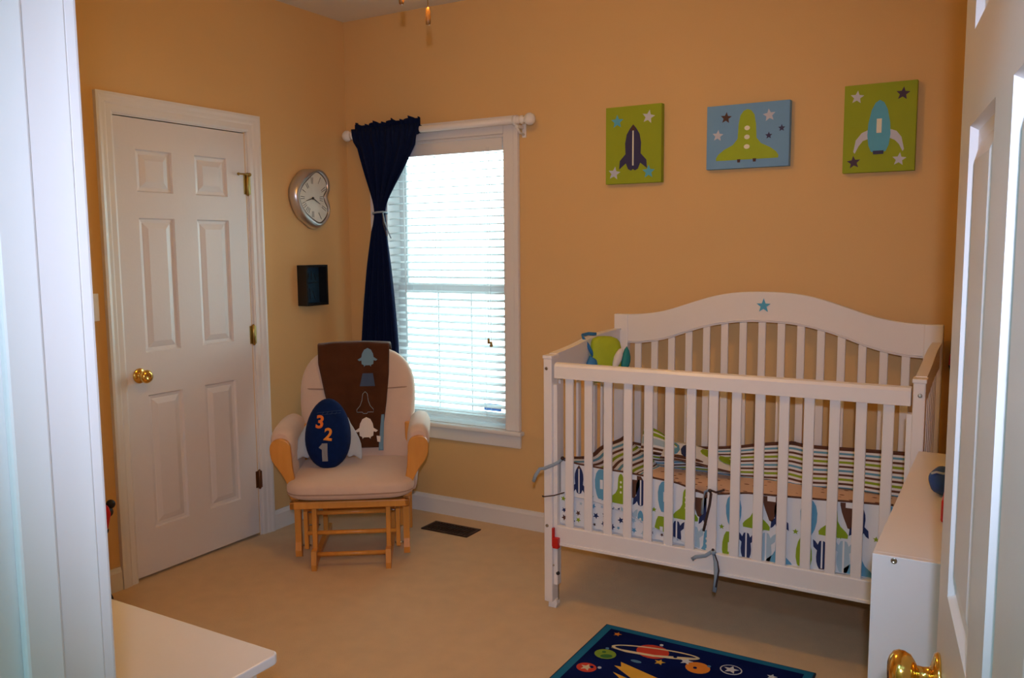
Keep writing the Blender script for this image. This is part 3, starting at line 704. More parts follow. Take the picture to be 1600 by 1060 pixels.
rp_([(2.175, -1.12), (2.33, -1.165), (2.33, -1.205), (2.20, -1.175)], 'r_yellow'); rp_([(2.165, -1.155), (2.20, -1.15), (2.31, -1.20), (2.30, -1.24)], 'r_yellow'); rp_([(2.18, -1.20), (2.29, -1.23), (2.27, -1.27)], 'r_yellow')
rp_(ell(2.375, -1.205, .05, .03, rot=-.3), 'r_red'); rp_(ell(2.42, -1.22, .03, .02, rot=-.3), 'r_white')
rp_(ell(2.085, -1.215, .036, .032), 'r_red'); rp_([(2.085 + a, -1.215 + c) for a, c in star(0, 0, .024)], 'r_cream')
rp_(ell(2.53, -.985, .038, .034), 'r_white'); rp_(ell(2.53, -.985, .034, .030), 'r_base'); rp_([(2.53 + a, -.985 + c) for a, c in star(0, 0, .028)], 'r_white')
rp_([(2.375 + a, -1.003 + c) for a, c in star(0, 0, .024)], 'r_white'); rp_([(2.295 + a, -1.055 + c) for a, c in star(0, 0, .020)], 'r_yellow')
rp_([(2.665 + a, -.965 + c) for a, c in star(0, 0, .018)], 'r_white'); rp_([(2.078 + a, -.925 + c) for a, c in star(0, 0, .016)], 'r_orange')
rp_(ell(2.655, -1.055, .05, .02), 'r_white'); rp_(ell(2.60, -1.08, .03, .02), 'r_green'); rp_(ell(2.22, -1.09, .02, .008), 'r_sky')
for q in range(34):
    xx, yy = random.uniform(2.06, 2.74), random.uniform(-1.9, -.91)
    rp_(ell(xx, yy, .007, .007, 8), random.choice(['r_white', 'r_sky', 'r_sky', 'r_base']))
for q in range(6):
    xx, yy = random.uniform(2.1, 2.7), random.uniform(-1.88, -1.4); rp_(ell(xx, yy, .06, .055), random.choice(['r_orange', 'r_green', 'r_red', 'r_sky']))
part_at(b, 'rug_pile', rg)

# ------------------------------------------------------------------ glider chair (local frame: X right seen from the front, Y to the back)
gc = empty('glider_chair', (.737, -.895, 0), R(35), label='honey oak glider chair with beige cushions in the corner by the window', cat='chair')
gM = Matrix.Translation((.737, -.895, 0)) @ Matrix.Rotation(R(35), 4, 'Z')
def gp(b, name, parent=gc, **kw):
    o = b.build(name, parent); return tag(o, **kw)
for sg in (-1, 1):
    b = MB()   # floor runner with upright and front foot
    xx = sg * .170
    b.prism([(-.005, .0), (.035, 0), (.05, .018), (.50, .018), (.515, 0), (.56, 0), (.56, .045), (.10, .045), (.055, .055), (.045, .092), (.0, .092), (-.012, .03)], xx - .012, xx + .012, 'x', 'honey')
    b.box(xx - .011, xx + .011, .045, .085, .045, .300, 'honey', .004); b.box(xx - .011, xx + .011, .40, .44, .045, .300, 'honey', .004); b.box(xx - .013, xx + .013, .03, .47, .286, .306, 'honey', .004)
    gp(b, 'base_side')
for yy, zz, hw in ((.035, .066, .160), (.065, .255, .160), (.42, .16, .160)):
    b = MB(); b.lathe([(0, -hw), (.0105, -hw), (.0105, hw), (0, hw)], (0, yy, zz), (1, 0, 0), 14, 'honey'); gp(b, 'base_rung')
for sg in (-1, 1):
    b = MB(); xx = sg * .252   # seat-frame posts hanging outside the base
    b.prism([(.085, .040), (.115, .030), (.125, .070), (.120, .110), (.118, .33), (.085, .33), (.088, .11), (.078, .07)], xx - .014, xx + .014, 'x', 'honey'); gp(b, 'front_post')
    b = MB(); b.box(xx - .014, xx + .014, .43, .463, .045, .60, 'honey', .005); gp(b, 'rear_post')
    for yy in (.10, .40):
        b = MB(); x2 = sg * .213; b.prism([(yy - .035, .262), (yy - .01, .27), (yy + .012, .265), (yy + .012, .09), (yy + .0, .07), (yy - .02, .078)], x2 - .009, x2 + .009, 'x', 'honey')
        l_ = gp(b, 'link_arm')
        b = MB(); b.lathe([(0, 0), (.004, 0), (.004, .055), (0, .055)], (sg * .195, yy - .004, .09), (sg, 0, 0), 8, 'steel'); o = b.build('pivot_bolt'); o.parent = l_; b = MB(); b.lathe([(0, 0), (.004, 0), (.004, .05), (0, .05)], (sg * .165, yy - .006, .25), (sg, 0, 0), 8, 'steel'); o = b.build('pivot_bolt'); o.parent = l_
b = MB(); b.lathe([(0, -.205), (.0105, -.205), (.0105, .205), (0, .205)], (0, .062, .160), (1, 0, 0), 14, 'honey'); gp(b, 'link_rung')
b = MB(); b.box(-.272, .272, .0, .024, .292, .326, 'honey', .005); b.box(-.272, -.248, .0, .50, .292, .326, 'honey', .005); b.box(.248, .272, .0, .50, .292, .326, 'honey', .005); b.box(-.272, .272, .476, .50, .292, .326, 'honey', .005); b.box(-.25, .25, .02, .48, .306, .318, 'honey'); gp(b, 'seat_frame')
# seat cushion
def rrect(w0, w1, d0, d1, r, n=6, bow=0.0):
    pts = []
    for cx, cy, a0 in ((w1 - r, d1 - r, 0), (w0 + r, d1 - r, 90), (w0 + r, d0 + r, 180), (w1 - r, d0 + r, 270)):
        for k_ in range(n + 1):
            a = R(a0 + 90 * k_ / n); pts.append((cx + r * cos(a), cy + r * sin(a)))
    out = []
    for i, p in enumerate(pts):
        q = pts[(i + 1) % len(pts)]; out.append(p); L_ = math.hypot(q[0] - p[0], q[1] - p[1]); m_ = int(L_ / .04)
        for k_ in range(1, m_): out.append((p[0] + (q[0] - p[0]) * k_ / m_, p[1] + (q[1] - p[1]) * k_ / m_))
    if bow: out = [(x, y - bow * (1 - (2 * (x - w0) / (w1 - w0) - 1) ** 2) * (1 if y < (d0 + d1) / 2 else 0)) for x, y in out]
    return out
XZ2XY = Matrix(((1, 0, 0, 0), (0, 0, 1, 0), (0, -1, 0, 0), (0, 0, 0, 1)))   # cushion plane XZ -> XY, thickness Y -> Z
b = MB(); b.cushion(rrect(-.292, .292, -.018, .50, .085, bow=.02), .125, 'beige', 3.2, 10, Matrix.Translation((0, 0, .378)) @ XZ2XY)
sc = gp(b, 'seat_cushion')
b = MB(); ol = rrect(-.289, .289, -.015, .497, .085, bow=.02); b.tube([(x, y, .366) for x, y in ol + ol[:1]], .004, 6, 'piping'); b.build('piping', sc)
# back cushion, leaning
TB = Matrix.Translation((0, .455, .40)) @ Matrix.Rotation(R(-13), 4, 'X')
def bo(z_): return 0
bol = []
half = [(0, .587), (.09, .584), (.16, .570), (.215, .540), (.256, .495), (.280, .440), (.290, .38), (.290, .30), (.284, .20), (.28, .10), (.27, .02), (.22, -.01), (.12, -.012)]
bol = [(x, z) for x, z in half] + [(0, -.012)] + [(-x, z) for x, z in half[::-1] if x > 0]
bol = loop_smooth(bol, 2)
b = MB(); b.cushion(bol, .13, 'beige', 3.4, 10, TB)
bc = gp(b, 'back_cushion')
b = MB()
b.tube([TB @ Vector((x, -.0655 + abs(x / .285) ** 8 * .055, .36 + .012 * (x / .28) ** 2)) for x in [(-.285 + .57 * k_ / 30) for k_ in range(31)]], .0035, 6, 'piping'); b.build('seam', bc)
b = MB(); b.prism([(x * .96, z * .99 + .014) for x, z in bol], .066, .086, 'y', 'honey', TB); gp(b, 'back_panel')
# arms
for sg in (-1, 1):
    b = MB()
    prof = [(.236, .325), (.275, .325), (.290, .40), (.318, .455), (.352, .505), (.362, .55), (.360, .580), (.345, .602), (.318, .610), (.288, .602), (.270, .578), (.266, .535), (.262, .47), (.250, .40)]
    pp = loop_smooth([(sg * x, z) for x, z in prof], 3)
    b.prism(pp, .052, .082, 'y', 'honey'); o = gp(b, 'arm_front'); bv = o.modifiers.new('round', 'BEVEL'); bv.width = .005; bv.segments = 2; bv.limit_method = 'ANGLE'
    b = MB()
    sec = [(.268, .50), (.262, .56), (.266, .61), (.288, .640), (.318, .650), (.348, .640), (.364, .610), (.366, .57), (.352, .54), (.325, .525)]
    secs = loop_smooth([(sg * x, z) for x, z in sec], 3); N_ = len(secs)
    cx_ = sum(p[0] for p in secs) / N_; cz2 = sum(p[1] for p in secs) / N_; rings_ = []
    for k_ in range(13):
        t = k_ / 12; y_ = .078 + .41 * t; e = 1 - max(0, (abs(t - .5) * 2 - .8) / .2) ** 2 * .30
        rings_.append([b.bm.verts.new(Vector((cx_ + (p[0] - cx_) * e, y_, cz2 + (p[1] - cz2) * e + .012 * sin(pi * t)))) for p in secs])
    for A, B in zip(rings_, rings_[1:]):
        for i in range(N_): f = b.bm.faces.new((A[i], A[(i + 1) % N_], B[(i + 1) % N_], B[i])); f.smooth = True; f.material_index = b.mi('beige')
    for rg_ in (rings_[0], rings_[-1]): b.bm.faces.new(rg_).material_index = b.mi('beige')
    gp(b, 'arm_pad')
    b = MB(); b.cushion([(.09, .345), (.20, .335), (.35, .335), (.47, .345), (.48, .45), (.48, .56), (.35, .58), (.20, .58), (.085, .56), (.08, .45)], .045, 'beige', 3.5, 6, Matrix.Translation((sg * .285, 0, 0)) @ Matrix.Rotation(R(90), 4, 'Z') @ Matrix.Scale(-1, 4, (0, 1, 0)))
    gp(b, 'arm_panel')

# blanket over the chair back -------------------------------------------------
bk = empty('plush_blanket', gM @ Vector((0, .55, .97)), label='dark brown plush blanket with rocket patches draped over the chair back', cat='blanket')
def blp(X, t):
    """X across, t metres down from the top edge at the front (negative t = over the top, down the back)"""
    z_ = .590 - t
    if t >= 0:
        n_ = -.078 + .003 * sin(X * 40 + t * 9) - .006 * min(1, t * 10); return TB @ Vector((X, n_, z_))
    a = min(1, -t / .24)
    if a < .62: ang_ = a / .62 * pi; return TB @ Vector((X, -.078 + .085 * (1 - cos(ang_)), .590 + .022 * sin(ang_) - .010 * (X / .2) ** 2 * 1))
    return TB @ Vector((X, .092 + .004, .590 - (a - .62) * .5))
def wid(t): 
    t = max(0, t); return lerp([(0, -.196), (.1, -.192), (.25, -.160), (.40, -.120), (.5, -.10), (.56, -.095)], t), lerp([(0, .165), (.15, .162), (.30, .148), (.42, .132), (.5, .122), (.56, .118)], t)
BLEN = .525
def blg(u, v):
    t = -.24 + (BLEN + .24) * v; l, r = wid(t); return blp(l + (r - l) * u, t)
b = MB(); b.grid(24, 60, blg, 'brown_plush'); o = b.build('blanket_cloth'); o.parent = bk; o.matrix_parent_inverse = bk.matrix_basis.inverted() @ gM
sm = o.modifiers.new('thick', 'SOLIDIFY'); sm.thickness = .006; sm.offset = 0
MPB = bk.matrix_basis.inverted() @ gM
b = MB(); b.grid(4, 20, lambda u, v: blp(wid(.40 + .13 * v)[1] - .012 + (.014 + .010 * v) * u, .36 + .18 * v) + Vector((0, -.001, 0)), 'felt_blue'); o = b.build('blanket_lining'); o.parent = bk; o.matrix_parent_inverse = MPB; o['label'] = 'light blue underside showing along the blanket edge'; o.modifiers.new('thick', 'SOLIDIFY').thickness = .003
def patch(name, pts, m, label=None):
    b = MB(); flatpoly(b, pts, lambda a, t: blp(a, t) + Vector((0, -.0065, 0)), m)
    r_ = bmesh.ops.triangulate(b.bm, faces=b.bm.faces[:]); o = b.build(name, fix=False); o.parent = bk; o.matrix_parent_inverse = MPB; so = o.modifiers.new('thick', 'SOLIDIFY'); so.thickness = .003; so.offset = 0
    if label: o['label'] = label
PENG = [(0, -.055), (.020, -.045), (.032, -.022), (.036, .0), (.058, .014), (.048, .022), (.036, .018), (.034, .040), (.022, .046), (.020, .056), (.012, .048), (0, .048)]
def pg(cx, t0, s=1): return [(cx + a * s, t0 + c * s) for a, c in PENG] + [(cx - a * s, t0 + c * s) for a, c in PENG[::-1] if a > 0]
patch('rocket_patch', pg(.055, .068, .86), 'felt_blue', 'light blue rocket patch')
patch('flame_patch', [(.030, .150), (.082, .150), (.092, .215), (.016, .215)], 'felt_navy', 'slate blue flame patch')
patch('rocket_patch', pg(.048, .425, .98), 'cream', 'cream white rocket patch')
b = MB(); so_ = sym([(0, -.05), (.010, -.04), (.014, -.01), (.022, .012), (.036, .028), (.036, .040), (.012, .040), (.008, .046), (0, .046)], .042, .300, 1.15, 1.15)
b.tube([blp(a, t) + Vector((0, -.006, 0)) for a, t in so_ + so_[:1]], .0011, 5, 'p_pale'); o = b.build('stitched_shuttle'); o.parent = bk; o.matrix_parent_inverse = MPB; o['label'] = 'stitched outline of a shuttle'
patch('care_tag', [(.098, .465), (.118, .468), (.116, .498), (.102, .495)], 'cream', 'small white care tag')

# rocket pillow ------------------------------------------------------------------
TP = Matrix.Translation((-.118, .185, .432)) @ Matrix.Rotation(R(-14), 4, 'X')
MPI = gM @ TP
pw = empty('rocket_pillow', MPI @ Vector((0, 0, 0)), label='navy blue egg-shaped rocket pillow reading 3 2 1, propped on the chair seat', cat='pillow')
PINV = pw.matrix_basis.inverted()
egg = []
for k_ in range(40):
    a = 2 * pi * k_ / 40; x_ = .108 * sin(a); z_ = .168 - .168 * cos(a)
    x_ *= 1 + .10 * cos(a) if True else 1
    if z_ < .17: x_ *= 1.0
    egg.append((x_ * (1.0), z_ + .0))
def pb(b, name, **kw):
    o = b.build(name); o.parent = pw; o.matrix_parent_inverse = PINV @ MPI; return tag(o, **kw)
b = MB(); b.cushion(egg, .145, 'pillow_navy', 2.2, 12); pb(b, 'pillow_body')
def ysurf(x, z):
    import math as mm
    cx, cz = 0, sum(p[1] for p in egg) / len(egg); dx, dz = x - cx, z - cz; L_ = math.hypot(dx, dz)
    if L_ < 1e-6: return -.0725
    a = math.atan2(dx, -dz); best = .1
    # radius of outline in this direction
    for i in range(len(egg)):
        (x0, z0), (x1, z1) = egg[i], egg[(i + 1) % len(egg)]; ux, uz = dx / L_, dz / L_
        det = ux * (z1 - z0) - uz * (x1 - x0)
        if abs(det) < 1e-12: continue
        t = ((x0 - cx) * (z1 - z0) - (z0 - cz) * (x1 - x0)) / det; s_ = ((x0 - cx) * uz - (z0 - cz) * ux) / det
        if t > 0 and -1e-6 <= s_ <= 1 + 1e-6: best = t; break
    q = min(.98, L_ / best); return -.0725 * (1 - q ** 2.2) ** (1 / 2.2)
def glyph(ch, cx, cz, size, m, rot=0, off=.012):
    cdat = bpy.data.curves.new('digit', 'FONT'); cdat.body = ch; cdat.size = size; cdat.align_x = 'CENTER'; cdat.align_y = 'CENTER'; cdat.offset = off * size; cdat.resolution_u = 4
    to = bpy.data.objects.new('digit', cdat); COL.objects.link(to)
    me = bpy.data.meshes.new_from_object(to.evaluated_get(bpy.context.evaluated_depsgraph_get())); bpy.data.objects.remove(to)
    b = MB(); b.bm.from_mesh(me); bmesh.ops.triangulate(b.bm, faces=b.bm.faces[:]); bmesh.ops.subdivide_edges(b.bm, edges=b.bm.edges[:], cuts=2)
    for f in b.bm.faces: f.material_index = 0
    b.mi(m)
    for v in b.bm.verts:
        x_, z_ = v.co.x * cos(rot) - v.co.y * sin(rot) + cx, v.co.x * sin(rot) + v.co.y * cos(rot) + cz; v.co = Vector((x_, ysurf(x_, z_) - .0035, z_))
    o = pb(b, 'felt_digit'); so = o.modifiers.new('thick', 'SOLIDIFY'); so.thickness = .003; return o
glyph('3', -.030, .218, .084, 'orange', R(-6), .03)['label'] = 'orange felt digit 3'
glyph('2', .010, .158, .080, 'amber', R(-8), .03)['label'] = 'amber felt digit 2'
b = MB()
for poly in ([(-.008, -.042), (.018, -.042), (.018, .041), (-.008, .041)], [(-.023, .022), (-.0081, .012), (-.0081, .038)]): flatpoly(b, [(-.012 + x_, .078 + z_) for x_, z_ in poly], lambda a, c: Vector((a, 0, c)), 'felt_dim')
bmesh.ops.triangulate(b.bm, faces=b.bm.faces[:]); bmesh.ops.subdivide_edges(b.bm, edges=b.bm.edges[:], cuts=3)
for v in b.bm.verts: v.co.y = ysurf(v.co.x, v.co.z) - .0035
o = pb(b, 'felt_digit', label='grey felt digit 1'); so = o.modifiers.new('thick', 'SOLIDIFY'); so.thickness = .003; so.offset = 0
b = MB()
for z_ in (.268, .256): b.tube([(x_, ysurf(x_, z_ + x_ * .1) - .001, z_ + x_ * .1) for x_ in [(-.045 + .11 * q / 12) for q in range(13)]], .0007, 4, 'felt_navy')
for q in range(4): b.tube([(-.02 + q * .02, ysurf(-.02 + q * .02, .255) - .001, .256), (-.012 + q * .02, ysurf(-.012 + q * .02, .27) - .001, .268)], .0007, 4, 'felt_navy')
pb(b, 'stitching')
for sg in (-1, 1):
    f2 = [(.085, .245), (.105, .215), (.135, .165), (.155, .115), (.160, .050), (.150, .042), (.120, .060), (.095, .052), (.080, .10)]
    b = MB(); b.cushion([(sg * x_, z_) for x_, z_ in loop_smooth(f2, 2)], .028, 'felt_grey', 2.4, 5, Matrix.Translation((0, .012, 0))); pb(b, 'fin', label='pale grey-blue fabric fin')

# ------------------------------------------------------------------ crib
CX0, CX1, CYF, CYB = 1.710, 3.090, -.818, -.090
cb = empty('crib', (2.40, -.45, 0), label='white wooden baby crib with curved headboard against the back wall', cat='crib')
def cp(b, name, parent=cb, **kw):
    o = b.build(name); o.parent = parent; o.matrix_parent_inverse = Matrix.Translation(-cb.location) if parent == cb else Matrix(); return tag(o, **kw)
TOP = [(0, 1.279), (.08, 1.277), (.15, 1.270), (.22, 1.256), (.30, 1.232), (.38, 1.205), (.45, 1.184), (.52, 1.171), (.60, 1.164), (.70, 1.163)]
ARC = [(0, 1.148), (.10, 1.144), (.18, 1.133), (.27, 1.112), (.35, 1.085), (.42, 1.060), (.50, 1.040), (.57, 1.030), (.62, 1.028), (.70, 1.028)]
b = MB(); xs_ = [2.40 + .69 * (k_ / 40 * 2 - 1) for k_ in range(41)]
b.prism([(x, slerp(TOP, abs(x - 2.40))) for x in xs_] + [(x, slerp(ARC, abs(x - 2.40))) for x in xs_[::-1]], -.118, -.092, 'y', 'crib')
hb = cp(b, 'headboard'); bv = hb.modifiers.new('round', 'BEVEL'); bv.width = .004; bv.segments = 2; bv.limit_method = 'ANGLE'
b = MB(); pv = [(x, -.1195, slerp(ARC, abs(x - 2.40)) + .010) for x in xs_ if abs(x - 2.4) < .625]; b.tube(pv, .0025, 6, 'crib'); o = cp(b, 'headboard_bead', hb)
b = MB(); b.prism(star(2.399, 1.219, .031, k=.42), -.1215, -.1175, 'y', 'c_teal'); o = cp(b, 'star_sticker', hb, label='turquoise five-pointed star at the middle of the headboard')
for xx in (CX0 + .034, CX1 - .034):
    b = MB(); b.box(xx - .034, xx + .034, -.125, -.088, .012, 1.1632, 'crib', .004); cp(b, 'rear_post')
b = MB(); b.box(CX0 + .06, CX1 - .06, -.118, -.094, .270, .350, 'crib', .004); cp(b, 'rear_rail')
# front posts
for xx, sg in ((CX0 + .018, 1), (CX1 - .020, -1)):
    b = MB(); b.box(xx - .0185, xx + .0185, CYF - .008, CYF + .050, .028, 1.042, 'crib', .004); b.box(xx - .0215, xx + .0215, CYF - .011, CYF + .053, 1.034, 1.048, 'crib', .003)
    x1_, x2_ = (xx + .0185, xx + .036) if sg > 0 else (xx - .036, xx - .0185)
    b.box(min(x1_, x2_), max(x1_, x2_), CYF + .006, CYF + .040, .10 if sg > 0 else .10, .93, 'crib', .002)
    fp = cp(b, 'front_post')
    for z_ in (.995, .350):
        b = MB(); b.lathe([(0, 0), (.0065, 0), (.0065, .004), (.003, .004), (0, .003)], (xx - .003 * sg, CYF - .0075, z_), (0, -1, 0), 14, 'steel'); o = cp(b, 'bolt', fp, label='steel bolt head')
b = MB()
for xx in (CX0 + .030, CX1 - .030):
    pass
for xx, yy in ((CX0 + .028, CYF + .024), (CX1 - .030, CYF + .024)):
    b = MB(); b.prism([(xx - .018, .0), (xx + .016, .0), (xx + .022, .018), (xx + .018, .033), (xx - .016, .033)], yy - .014, yy + .014, 'y', 'plastic'); cp(b, 'caster')
# drop side
b = MB()
sec = [(-.003, .958), (-.003, 1.006), (.004, 1.016), (.018, 1.020), (.032, 1.016), (.038, 1.006), (.038, .958)]
b.prism([(CYF + y - .004, z_) for y, z_ in sec], 1.758, 3.046, 'x', 'crib'); cp(b, 'top_rail')
b = MB(); b.box(1.758, 3.046, CYF + .002, CYF + .028, .272, .352, 'crib', .005); b.box(1.758, 3.046, CYF - .002, CYF + .004, .272, .284, 'crib', .002); cp(b, 'bottom_rail')
b = MB(); b.box(-.0175, .0175, -.006, .006, .350, .9585, 'crib', .003); s0 = b.build('slat', cb); s0.location = (1.817 - 2.40, CYF + .012 + .45, 0)
for k_ in range(1, 15): c = copyto(s0, cb, (1.817 + (2.981 - 1.817) / 14 * k_ - 2.40, CYF + .012 + .45, 0))
for k_ in range(15):
    xx = 1.825 + (2.960 - 1.825) / 14 * k_
    b = MB(); b.box(xx - .016, xx + .016, -.113, -.100, .348, slerp(ARC, abs(xx - 2.40)) + .004, 'crib', .003); cp(b, 'slat')
# end panels
SIDE = [(CYF + .02, 1.044), (-.74, 1.048), (-.66, 1.054), (-.56, 1.064), (-.45, 1.078), (-.36, 1.086), (-.25, 1.089), (-.10, 1.090)]
for x0 in (CX0 + .004, CX1 - .034):
    b = MB(); ys = [CYF + .04 + (-.105 - CYF - .04) * k_ / 24 for k_ in range(25)]
    b.prism([(y, slerp(SIDE, y)) for y in ys] + [(y, slerp(SIDE, y) - .095) for y in ys[::-1]], x0 + .004, x0 + .026, 'x', 'crib'); er = cp(b, 'end_rail')
    b = MB(); b.prism([(y, slerp(SIDE, y) + .006) for y in ys] + [(y, slerp(SIDE, y) - .001) for y in ys[::-1]], x0 - .002, x0 + .032, 'x', 'crib'); cp(b, 'rail_cap', er)
    b = MB(); b.box(x0 + .004, x0 + .026, CYF + .045, -.12, .270, .350, 'crib', .004); cp(b, 'end_rail')
    for k_ in range(7):
        yy = CYF + .045 + .085 * (k_ + .75) * .98; b = MB(); b.box(x0 + .009, x0 + .021, yy - .015, yy + .015, .348, slerp(SIDE, yy) - .09, 'crib', .003); cp(b, 'slat')
b = MB(); b.box(CX0 + .04, CX1 - .04, CYF + .045, -.13, .335, .352, 'crib'); cp(b, 'mattress_base')
b = MB(); b.box(1.748, 1.757, CYF - .014, CYF + .0, .268, .345, 'red', .002); b.box(1.752, 1.778, CYF - .018, CYF + .004, .262, .305, 'red', .003); cp(b, 'latch', label='red plastic latch of the drop side')
b = MB(); b.lathe([(0, 0), (.0025, 0), (.0025, .24), (0, .24)], (1.762, CYF + .018, .035), (0, 0, 1), 8, 'steel'); b.ball((1.764, CYF + .010, .150), .008, 'black'); b.lathe([(0, 0), (.004, 0), (.004, .003), (0, .003)], (1.750, CYF - .0, .185), (0, -1, 0), 10, 'steel'); cp(b, 'guide_rod')

# mattress ---------------------------------------------------------------------
mt = empty('crib_mattress', (2.40, -.45, .36), label='crib mattress in fitted sheet, tan top with brown specks and starry side', cat='mattress')
b = MB(); b.box(1.762, 3.040, -.785, -.134, .354, .488, 'sheet', .015); 
part_at(b, 'fitted_sheet', mt)
b = MB(); b.box(1.764, 3.038, -.7885, -.7845, .356, .484, 'p_white', .001)
cs = ['p_navy', 'p_blue', 'p_green', 'p_brown', 'p_pale', 'p_navy']
q = 0
xx = 1.785
while xx < 3.02:
    for zz in (.378, .415, .455):
        x2, z2 = xx + random.uniform(-.008, .008), zz + random.uniform(-.006, .006)
        flatpoly(b, star(x2, z2, random.choice([.008, .012, .014]), random.uniform(0, 1)), lambda a, c: Vector((a, -.7892, c)), random.choice(cs)); q += 1
    xx += .034
part_at(b, 'sheet_side', mt, label='white side of the sheet printed with small stars')

# front bumper --------------------------------------------------------------------
FT = [(1.77, .622), (1.85, .612), (1.97, .606), (2.06, .604), (2.157, .598), (2.26, .590), (2.36, .566), (2.42, .570), (2.52, .588), (2.70, .597), (2.85, .606), (3.01, .615)]
FB = [(1.77, .482), (1.90, .476), (1.98, .462), (2.07, .442), (2.15, .412), (2.24, .384), (2.33, .358), (2.42, .340), (2.60, .338), (2.66, .352), (2.85, .356), (3.01, .354)]
BY = -.7955
bf = empty('crib_bumper', (2.40, BY, .5), label='rocket-printed crib bumper along the front slats, tied with ribbon', cat='crib bumper', group='bumper panels inside the crib')
def bfn(u, v, y):
    x = 1.772 + (3.005 - 1.772) * u; return Vector((x, y + .0008 * sin(x * 40), lerp(FB, x) + (lerp(FT, x) - lerp(FB, x)) * v))
b = MB(); b.grid(80, 10, lambda u, v: bfn(u, v, BY), 'p_white'); b.grid(80, 10, lambda u, v: bfn(u, v, BY + .0060), 'p_white')
tp = [bfn(k_ / 80, 1, BY + .003) + Vector((0, 0, .001)) for k_ in range(81)]; b.tube(tp, .0042, 6, 'p_brown')
tp = [bfn(k_ / 80, 0, BY + .003) for k_ in range(81)]; b.tube(tp, .0035, 6, 'p_white')
def put(pts, m, lift=0):
    cx = sum(p[0] for p in pts) / len(pts)
    pts = clip(pts, lambda x, z: lerp(FT, x) - .002 - z); 
    if len(pts) < 3: return
    pts = clip(pts, lambda x, z: z - lerp(FB, x) - .002)
    if len(pts) < 3: return
    pts = clip(pts, lambda x, z: x - 1.775)
    if len(pts) < 3: return
    pts = clip(pts, lambda x, z: 3.003 - x)
    if len(pts) < 3: return
    flatpoly(b, pts, lambda a, c: Vector((a, BY - .0016 - lift * .0005, c)), m)
def rocket(cx, cz, s, inv=1, c='p_navy'):
    put(sym([(x, z * inv) for x, z in ROCKET], cx, cz, s * .95, s), c); put([(cx - .0028, cz + .95 * s), (cx + .0028, cz + .95 * s), (cx + .0028, cz - .9 * s), (cx - .0028, cz - .9 * s)], 'p_white', 1)
    put(sym([(0, 1.02 * inv), (.16, .78 * inv), (0, .76 * inv)], cx, cz, s * .95, s), 'p_brown', 2)
def shuttle(cx, cz, s, inv=1, c='p_green'):
    put(sym([(x, z * inv) for x, z in SHUTTLE], cx, cz, s, s), c)
    for q_ in (.45, .15, -.2): put(ell(cx, cz + q_ * s * inv, .07 * s, .08 * s, 8), 'slot', 1)
def oval(cx, cz, s, inv=1, c='p_blue'):
    put(sym([(x, z * inv) for x, z in OVAL], cx, cz, s, s), c); put([(cx - .10 * s, cz + .3 * s), (cx + .10 * s, cz + .3 * s), (cx + .10 * s, cz - .3 * s), (cx - .10 * s, cz - .3 * s)], 'p_white', 1)
def halfb(cx, cz, s, inv=1):
    put(sym([(x, z * inv) for x, z in HALF], cx, cz, s, s), 'p_brown'); put([(cx - .22 * s, cz + .75 * s), (cx + .22 * s, cz + .75 * s), (cx + .22 * s, cz + .45 * s), (cx - .22 * s, cz + .45 * s)], 'p_white', 1)
pat = [(0, lambda x, z: rocket(x, z, .060)), (.098, lambda x, z: oval(x, z, .062)), (.180, lambda x, z: shuttle(x, z - .006, .062)), (.262 - .03, lambda x, z: halfb(x - .0, z + .012, .066))]
pat2 = [(0.02, lambda x, z: shuttle(x, z, .062, 1, 'p_blue')), (.105, lambda x, z: oval(x, z, .060, -1, 'p_green')), (.165, lambda x, z: rocket(x, z, .058, -1)), (.235, lambda x, z: rocket(x, z, .066, -1, 'p_pale'))]
per = .262
for n_ in range(-3, 5):
    for dx, fn in pat:
        x_ = 2.640 + n_ * per + dx; 
        if 1.74 < x_ < 3.04: fn(x_, lerp(FT, x_) - .062)
    for dx, fn in pat2:
        x_ = 2.620 + n_ * per + dx
        if 1.74 < x_ < 3.04: fn(x_, lerp(FT, x_) - .198)
    for dx, zz, c in ((.055, .12, 'p_green'), (.105, .118, 'p_blue'), (.20, .122, 'p_green')):
        x_ = 2.64 + n_ * per + dx
        if 1.78 < x_ < 3.0: put(star(x_, lerp(FT, x_) - zz, .011), c, 1)
part_at(b, 'bumper_panel', bf)
b = MB()
b.tube([(2.395, -.826, .592), (2.402, -.832, .58), (2.398, -.833, .54), (2.385, -.832, .48), (2.376, -.831, .436)], .003, 8, 'dark_ribbon', flat=(.002, .005))
b.tube([(2.395, -.826, .592), (2.380, -.834, .585), (2.372, -.834, .55), (2.370, -.832, .50)], .003, 8, 'grey_ribbon', flat=(.002, .005))
b.tube([(2.395, -.826, .592), (2.42, -.832, .588), (2.45, -.829, .60)], .003, 8, 'dark_ribbon', flat=(.002, .004)); b.ball((2.397, -.829, .590), .007, 'dark_ribbon')
o = part_at(b, 'tie', bf, label='dark and grey ribbon tied round a slat')
b = MB()
b.tube([(2.412, -.826, .365), (2.385, -.834, .345), (2.35, -.836, .335), (2.335, -.834, .322)], .003, 8, 'grey_ribbon', flat=(.002, .007))
b.tube([(2.412, -.826, .365), (2.424, -.834, .33), (2.428, -.838, .27), (2.422, -.838, .215)], .003, 8, 'grey_ribbon', flat=(.002, .008))
b.tube([(2.414, -.828, .365), (2.432, -.836, .33), (2.438, -.840, .30), (2.428, -.840, .235)], .003, 8, 'dark_ribbon', flat=(.0015, .003)); b.ball((2.413, -.830, .362), .010, 'grey_ribbon'); b.ball((2.413, -.834, .372), .005, 'dark_ribbon')
part_at(b, 'tie', bf, label='grey ribbon bow hanging below the bottom rail')
